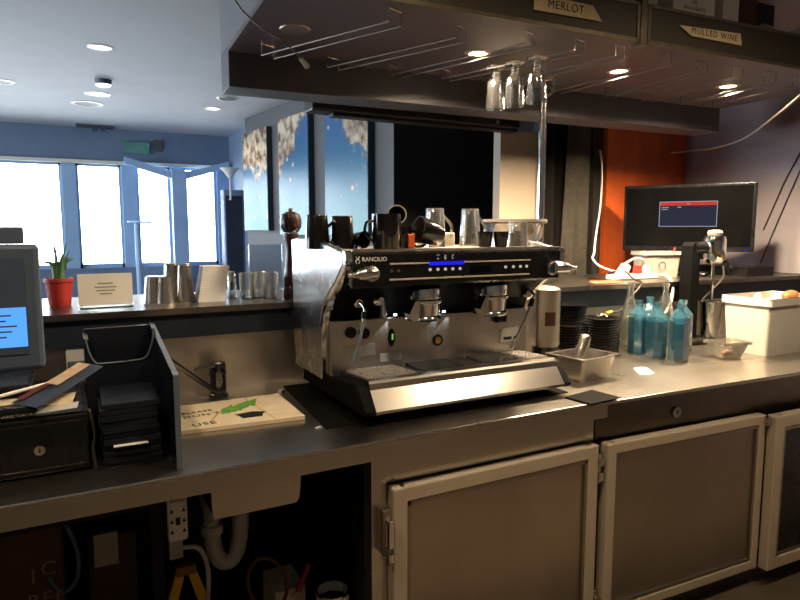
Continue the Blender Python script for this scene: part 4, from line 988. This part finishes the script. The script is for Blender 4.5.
# ================================================================== LEFT END OF THE COUNTER
# POS terminal
pt_ = thing('pos_terminal', 'grey touch screen terminal with blue lit screen at the left edge', 'terminal', (-.30, 1.90, 1.10), R(0))
B().box(-.12, .232, -.02, .03, .03, .36, .012).build('screen_housing', 'hazy_slate', pt_)
scp = B().box(-.105, .198, -.0225, -.02, .075, .325).build('screen', 'pos_dark', pt_)
B().box(-.100, .196, -.0232, -.0225, .095, .198).build('screen_picture', 'pos_blue', scp)
tl = B()
for k in range(5): tl.box(.10, .10 + .05 + .012 * (k % 3), -.0236, -.0232, .12 + k * .014, .124 + k * .014)
tl.build('screen_text', 'hazy_slate', scp)
B().box(-.08, .10, .03, .12, -.02, .25, .02).build('rear_body', 'hazy_slate', pt_)
B().box(-.10, .20, -.06, .16, -.045, -.0, .01).build('stand', 'black', pt_)
B().box(.0, .06, .0, .06, -.0, .05, .004).build('stand_neck', 'black', pt_)
rd = thing('customer_display', 'small grey customer display box sitting on the terminal top', 'display', (-.13, 1.915, 1.46))
B().box(-.035, .03, -.014, .014, .0005, .045, .004).build('display_body', 'hazy_slate', rd)

# cash drawer beneath
cd = thing('cash_drawer', 'black cash drawer with round key lock at the worktop left end', 'cash drawer', (-.17, 1.87, CT))
B().box(-.22, .195, -.165, .22, .004, .145, .004).build('drawer_case', 'black_metal', cd)
fr2 = B().box(-.215, .19, -.175, -.165, .02, .132, .003).build('drawer_front', 'black', cd)
B().cyl((.085, -.182, .07), (.085, -.175, .07), .012, 20).build('key_lock', 'steel', fr2)
B().box(.083, .087, -.1828, -.1815, .064, .076).build('keyhole', 'ink', fr2)
B().box(-.21, .185, -.16, .21, .145, .150, .002).build('drawer_lid', 'black', cd)
plinth_z = CT + .150
# terminal platform
ZD = CT + .1505
tag(B().box(-.42, .0, 1.83, 2.10, ZD, 1.0545, .002).build('terminal_base', 'black_metal'), 'black platform between cash drawer and terminal', 'stand')
def sheet(name, pts, th, m, label, cat='paper', group=None):
    b = B(); t = bmesh.new(); V = [t.verts.new(p) for p in pts]; t.faces.new(V)
    bmesh.ops.solidify(t, geom=t.faces[:], thickness=th); b._add(t)
    return tag(b.build(name, m), label, cat, group)
sheet('receipt_paper', [(-.20, 1.72, ZD + .022), (-.01, 1.715, ZD + .020), (.0, 1.765, ZD + .036), (-.18, 1.775, ZD + .034)], -.002, 'card', 'beige receipt sheet lying on the cash drawer', 'paper', 'papers on the cash drawer')
sheet('receipt_paper', [(-.115, 1.705, ZD + .005), (.0, 1.70, ZD + .012), (.005, 1.712, ZD + .024), (-.105, 1.715, ZD + .016)], -.003, 'paper', 'white folded receipt along the cash drawer front', 'paper', 'papers on the cash drawer')
mg = thing('magazine', 'glossy magazine with colourful cover tilted on the cash drawer', 'magazine', (-.03, 1.80, ZD))
def mgp(a, b, off=0):  # a along length, b across
    base = Vector((-.14, 1.74, ZD + .032)); u_ = Vector((.155, .12, .05)); w_ = Vector((.055, -.06, -.004)); nn = u_.cross(w_).normalized() * -1
    if nn.z < 0: nn = -nn
    return base + u_ * a + w_ * b + nn * (off + .012 * a * a)
B().quadgrid(lambda a, b: mgp(a, b), 8, 2, .006).build('pages', 'hazy_slate', mg, True)
B().quadgrid(lambda a, b: mgp(.45 + .5 * a, .08 + .5 * b, .0065), 6, 2, .0006).build('cover_picture', mat('colourful_cover', (.75, .42, .10), .4, 0, 0, 40, col2=(.75, .72, .66)), mg, True)
B().quadgrid(lambda a, b: mgp(.05 + .4 * a, .05 + .25 * b, .0065), 6, 2, .0006).build('cover_band', mat('dark_red_cover', (.20, .05, .03), .4), mg, True)
tag(B().box(-.24, -.085, 1.70, 1.74, ZD, ZD + .03, .012).build('card_reader', 'black'), 'black hand held card reader on the cash drawer', 'card reader')
tag(B().cyl((-.17, 1.76, ZD + .045), (-.06, 1.79, ZD + .06), .0045, 8).build('pen', 'paper'), 'white pen lying over the papers by the terminal', 'pen')
tag(B().tube([(.012, 1.72, ZD - .03), (.025, 1.71, ZD + .0), (.035, 1.70, ZD - .06), (.03, 1.695, ZD - .10), (.035, 1.69, ZD - .148)], .004, 8).build('drawer_cable', 'black_cable'), 'black cable hanging between cash drawer and bill folders', 'cable')

# bill folders
bf = tag(B().box(-.068, .068, -.105, .105, 0, .0145, .003).build('bill_folder', 'acrylic'), 'one of the black bill folders stacked beside the cash drawer', 'bill folder', 'stack of black bill folders')
for i in range(11):
    o = bf if i == 0 else dup(bf)
    o.location = (.119 + random.uniform(-.004, .004), 1.78 + random.uniform(-.004, .004), CT + .0005 + i * .0152); o.rotation_euler = (0, 0, random.uniform(-.025, .025))
tag(B().box(.075, .155, 1.655, 1.70, CT + .0605, CT + .0615).build('bill_slip', 'paper', None), 'white slip sticking out of the bill folder stack', 'paper')
bpy.data.objects['bill_slip'].location.z += .0005
# acrylic organiser
og = thing('acrylic_organiser', 'black acrylic organiser with tall side wall and open back bin', 'organiser', (.12, 1.85, CT))
B().prism([(1.60, CT), (1.60, 1.138), (1.618, 1.142), (2.06, 1.205), (2.10, 1.205), (2.10, CT)], .214, .226, 'x').build('side_wall', 'acrylic', og, True)
B().prism([(1.5965, CT), (1.5965, 1.139), (1.6, 1.139), (1.6, CT)], .2135, .2265, 'x').build('side_front_edge', 'acrylic_edge', og, True)
B().prism([(1.60, 1.138), (2.06, 1.2035), (2.06, 1.2055), (1.60, 1.141)], .2135, .2265, 'x').build('side_top_edge', 'acrylic_edge', og, True)
B().box(.03, .2135, 2.085, 2.10, CT, 1.20, .002).build('back_wall', 'acrylic', og, True)
B().prism([(.032, 1.195), (.045, 1.14), (.060, 1.122), (.18, 1.126), (.198, 1.15), (.207, 1.21), (.2135, 1.21), (.2135, CT), (.026, CT), (.026, 1.195)], 1.93, 1.94, 'y').build('bin_front', 'acrylic', og, True)
B().tube([(.030, 1.929, 1.197), (.038, 1.929, 1.155), (.052, 1.929, 1.126), (.075, 1.929, 1.121), (.165, 1.929, 1.123), (.188, 1.929, 1.133), (.203, 1.929, 1.17), (.21, 1.929, 1.212)], .0028, 6).build('bin_rim', 'acrylic_edge', og, True)
B().box(.026, .038, 1.94, 2.085, CT, 1.19).build('bin_side', 'acrylic', og, True)

# mixer tap at the sink
tp = thing('mixer_tap', 'dark chrome mixer tap with slanted lever at the splashback', 'tap', (.455, 2.262, CT))
B().lathe([(0, 0), (.034, 0), (.034, .008), (.028, .012), (.028, .078), (.030, .08), (.030, .088), (.028, .09), (.028, .118), (.024, .124), (0, .126)], (0, 0, 0), 28).build('tap_body', mat('dark_chrome', (.16, .16, .17), .18, 1.), tp)
B().tube([(-.015, -.02, .022), (-.10, -.09, .10), (-.19, -.16, .185)], .009, 12, smooth=False).build('spout', mat('dark_spout_chrome', (.22, .22, .22), .2, 1.), tp)
B().tube([(-.015, -.02, .115), (-.05, -.045, .118), (-.09, -.07, .120)], .006, 8, smooth=False).build('lever', 'steel_dark', tp)

# sign board on the worktop
sg_ = thing('cardboard_sign', 'cardboard sheet with marker writing and drawing lying over the sink', 'sign', (.45, 2.0, CT + .0005))
B().prism([(.235, 2.135), (.64, 2.145), (.635, 1.84), (.235, 1.868)], CT + .001, CT + .013, 'z').build('board', 'card', sg_, True)
zs = .0128
def stext(s, x, y, size, name='marker_writing'): return text(name, s, size, 'ink', sg_, (x - .45, y - 2.0, zs), (0, 0, R(4)), .0003, 1.12, 0, 'LEFT', 1., .0004)
stext('PLEASE', .292, 2.035, .028); stext('DON\'T', .290, 1.995, .034); stext('USE', .302, 1.90, .040)
gb_ = B(); 
for k in range(16):
    a = k / 15; x = .405 + .11 * a; y = 2.0 + .05 * a + random.uniform(-.012, .012)
    gb_.prism([(x, y - .02), (x + .010, y - .022), (x + .022 + .03 * random.random(), y + .055), (x + .008, y + .03)], CT + .0131, CT + .0134 + k * .00006, 'z')
gb_.build('green_scribble', 'green_ink', sg_, True)
B().prism([(.36, 1.925), (.366, 1.925), (.41, 2.01), (.402, 2.012)], CT + .0131, CT + .0134, 'z').build('yellow_stroke', 'yellow_ink', sg_, True)
B().prism([(.45, 1.935), (.455, 1.905), (.515, 1.90), (.525, 1.93), (.54, 1.945), (.50, 1.965), (.44, 1.955)], CT + .0131, CT + .0135, 'z').build('black_blot', 'ink', sg_, True)
B().prism([(.515, 2.143), (.518, 2.143), (.545, 1.847), (.542, 1.847)], CT + .0131, CT + .0133, 'z').build('crease', 'yellow_ink', sg_, True)
tag(B().prism([(.652, 2.19), (.672, 2.215), (.682, 2.20), (.665, 2.18)], CT, CT + .012, 'z').build('paper_scrap', 'napkin'), 'small paper scrap on the worktop behind the cardboard sheet', 'paper')
tag(B().prism([(.63, 1.74), (.645, 1.75), (.655, 1.742), (.64, 1.735)], CT, CT + .004, 'z').build('paper_crumb', 'napkin'), 'tiny pale crumb on the worktop before the cardboard sheet', 'crumb')

# ------------------------------------------------------------------ left bar top items
mh = thing('menu_holder', 'pale menu card in a holder on the left bar top', 'menu', (.112, 2.45, BT))
B().box(-.088, .088, -.004, .002, .012, .122).build('menu_card', 'paper', mh)
B().box(-.09, .09, -.03, .03, 0, .012, .003).build('holder_foot', 'glass', mh)
pm = B()
for k, (w, z) in enumerate(((.05, .085), (.07, .072), (.06, .06), (.04, .048))): pm.box(-w / 2, w / 2, -.0046, -.004, z, z + .005)
pm.build('menu_print', 'grey_box', mh)
fp = thing('potted_plant', 'spiky green plant in a red pot on the bar beside the terminal', 'plant', (-.035, 2.60, BT))
B().lathe([(0, 0), (.036, 0), (.046, .085), (.050, .088), (.050, .10), (.044, .10), (.034, .01), (0, .008)]).build('pot', 'red', fp)
lf = B()
for k in range(16):
    a = k * 2.4; t_ = .5 + .6 * random.random()
    dx, dy = math.cos(a), math.sin(a)
    pts = [(dx * .01, dy * .01, .09), (dx * .03 * t_, dy * .03 * t_, .15), (dx * .075 * t_, dy * .075 * t_, .21 * (.7 + .4 * random.random()))]
    lf.tube(pts, [.009, .009, .008, .007, .006, .005, .004, .003, .002, .001], 6)
lf.build('leaves', 'leaf', fp)
B().lathe([(0, .085), (.043, .085), (.043, .09), (0, .092)]).build('soil', 'cardboard_dark', fp)
sc3 = thing('steel_tumbler', 'left short steel tumbler upside down on the bar', 'tumbler', (.277, 2.52, BT), 0, 'steel tumblers on the left bar top')
B().lathe([(.034, 0), (.036, 0), (.026, .098), (.022, .102), (0, .102), (0, .099), (.024, .096)], seg=24).build('tumbler_body', 'steel', sc3)
dup(sc3, (.318, 2.50, BT), None, 'right short steel tumbler upside down on the bar')
q = dup(sc3, (.352, 2.56, BT), None, 'tall steel tumbler behind the short pair on the bar'); q.scale = (1, 1, 1.45)
q = dup(sc3, (.395, 2.53, BT), None, 'tall steel tumbler left of the napkin stack'); q.scale = (1, 1, 1.42)
nk = B()
for k in range(22):
    x = .43 + .0012 * k + random.uniform(-.001, .001); z = BT + .0062 * k
    nk.box(x, x + .10, 2.46 + .0008 * k, 2.55, z, z + .0055)
tag(nk.build('napkin_pile', 'napkin'), 'leaning pile of pale napkins on the left bar top', 'napkins', kind='stuff')
ss = thing('salt_shaker', 'glass salt shaker with metal cap between napkins and tumblers', 'shaker', (.580, 2.55, BT))
B().lathe([(0, 0), (.019, 0), (.022, .01), (.017, .07), (.015, .07), (.017, .01), (0, .004)], seg=20).build('jar', 'glass', ss)
B().lathe([(.018, .07), (.019, .09), (.014, .108), (0, .112), (0, .07)], seg=20).build('cap', 'chrome', ss)
gt = 'glass tumblers on the left bar top'
for x, y, l in ((.633, 2.50, 'clear rocks glass nearest the salt shaker'), (.680, 2.53, 'clear rocks glass in the middle of three'), (.715, 2.48, 'clear rocks glass nearest the pepper mill')):
    mug('rocks_glass', l, (x, y, BT), .032, .038, .105, 'glass_warm', None, gt, cat='glass')
ah = thing('acrylic_stand', 'clear acrylic sign stand behind the rocks glasses', 'sign stand', (.775, 2.74, BT))
B().box(-.075, .075, -.003, .003, .008, .21).build('clear_pane', glass('cloudy_acrylic', (.75, .80, .86), .12), ah)
B().box(-.075, .075, -.03, .03, 0, .008).build('foot', 'glass', ah)
pml = thing('pepper_mill', 'tall dark wooden pepper mill standing left of the espresso machine', 'pepper mill', (.79, 2.42, BT))
pml.scale = (1.12, 1.12, 1.)
B().lathe([(0, 0), (.030, 0), (.032, .01), (.031, .04), (.027, .05), (.030, .06), (.027, .07), (.030, .08), (.026, .095), (.024, .13), (.019, .19), (.023, .235), (.027, .255), (.027, .262), (0, .262)], seg=28).build('body', 'wood', pml)
B().lathe([(.020, .263), (.027, .268), (.036, .285), (.038, .31), (.032, .335), (.014, .347), (0, .349)], seg=28).build('head', 'wood', pml)
B().lathe([(0, .348), (.006, .349), (.009, .354), (.007, .36), (0, .362)], seg=16).build('nut', 'chrome', pml)

# ================================================================== LIGHT
# daylight through the far windows
w = bpy.data.worlds.new('sky'); S.world = w; w.use_nodes = True
t = w.node_tree; t.nodes.clear()
bgk = t.nodes.new('ShaderNodeBackground'); ow = t.nodes.new('ShaderNodeOutputWorld')
bgk.inputs[0].default_value = (.84, .92, 1.0, 1); bgk.inputs[1].default_value = 16.0
t.links.new(bgk.outputs[0], ow.inputs[0])
pl_ = bpy.data.lights.new('window_portal', 'AREA'); pl_.shape = 'RECTANGLE'; pl_.size = 5.6; pl_.size_y = HEAD - SILL; pl_.cycles.is_portal = True
po_ = bpy.data.objects.new('window_portal', pl_); COL.objects.link(po_); po_.location = (-1.05, WY + .2, (HEAD + SILL) / 2); po_.rotation_euler = (R(-90), 0, 0)
pl2 = bpy.data.lights.new('side_window_portal', 'AREA'); pl2.shape = 'RECTANGLE'; pl2.size = 1.45; pl2.size_y = 4.8; pl2.cycles.is_portal = True
po2 = bpy.data.objects.new('side_window_portal', pl2); COL.objects.link(po2); po2.location = (-4.12, 5.8, 1.62); po2.rotation_euler = (0, R(-90), 0)
# work aisle ceiling lamps behind the camera
ga = 'work aisle ceiling downlights'
for i, (x, y, l) in enumerate(((-.35, 1.0, 'lit ceiling downlight above the left of the work aisle'), (.95, .95, 'lit ceiling downlight above the middle of the work aisle'), (2.3, .85, 'lit ceiling downlight above the right of the work aisle'))):
    downlight(x, y, ZC, .06, True, l, ga, True)
    spot('aisle_lamp', (x, y, ZC - .02), 58, WARM, 150, .8, .05)
for x, y in ((.26, 4.76), (1.37, 6.6)):
    spot('room_lamp', (x, y, ZC - .02), 22, (1, .92, .8), 130, .7, .05)
# sugar, cleanliness: drop unused helper collections
S.cycles.max_bounces = 10; S.cycles.transparent_max_bounces = 24; S.cycles.caustics_reflective = False; S.cycles.caustics_refractive = False
S.cycles.sample_clamp_indirect = 6
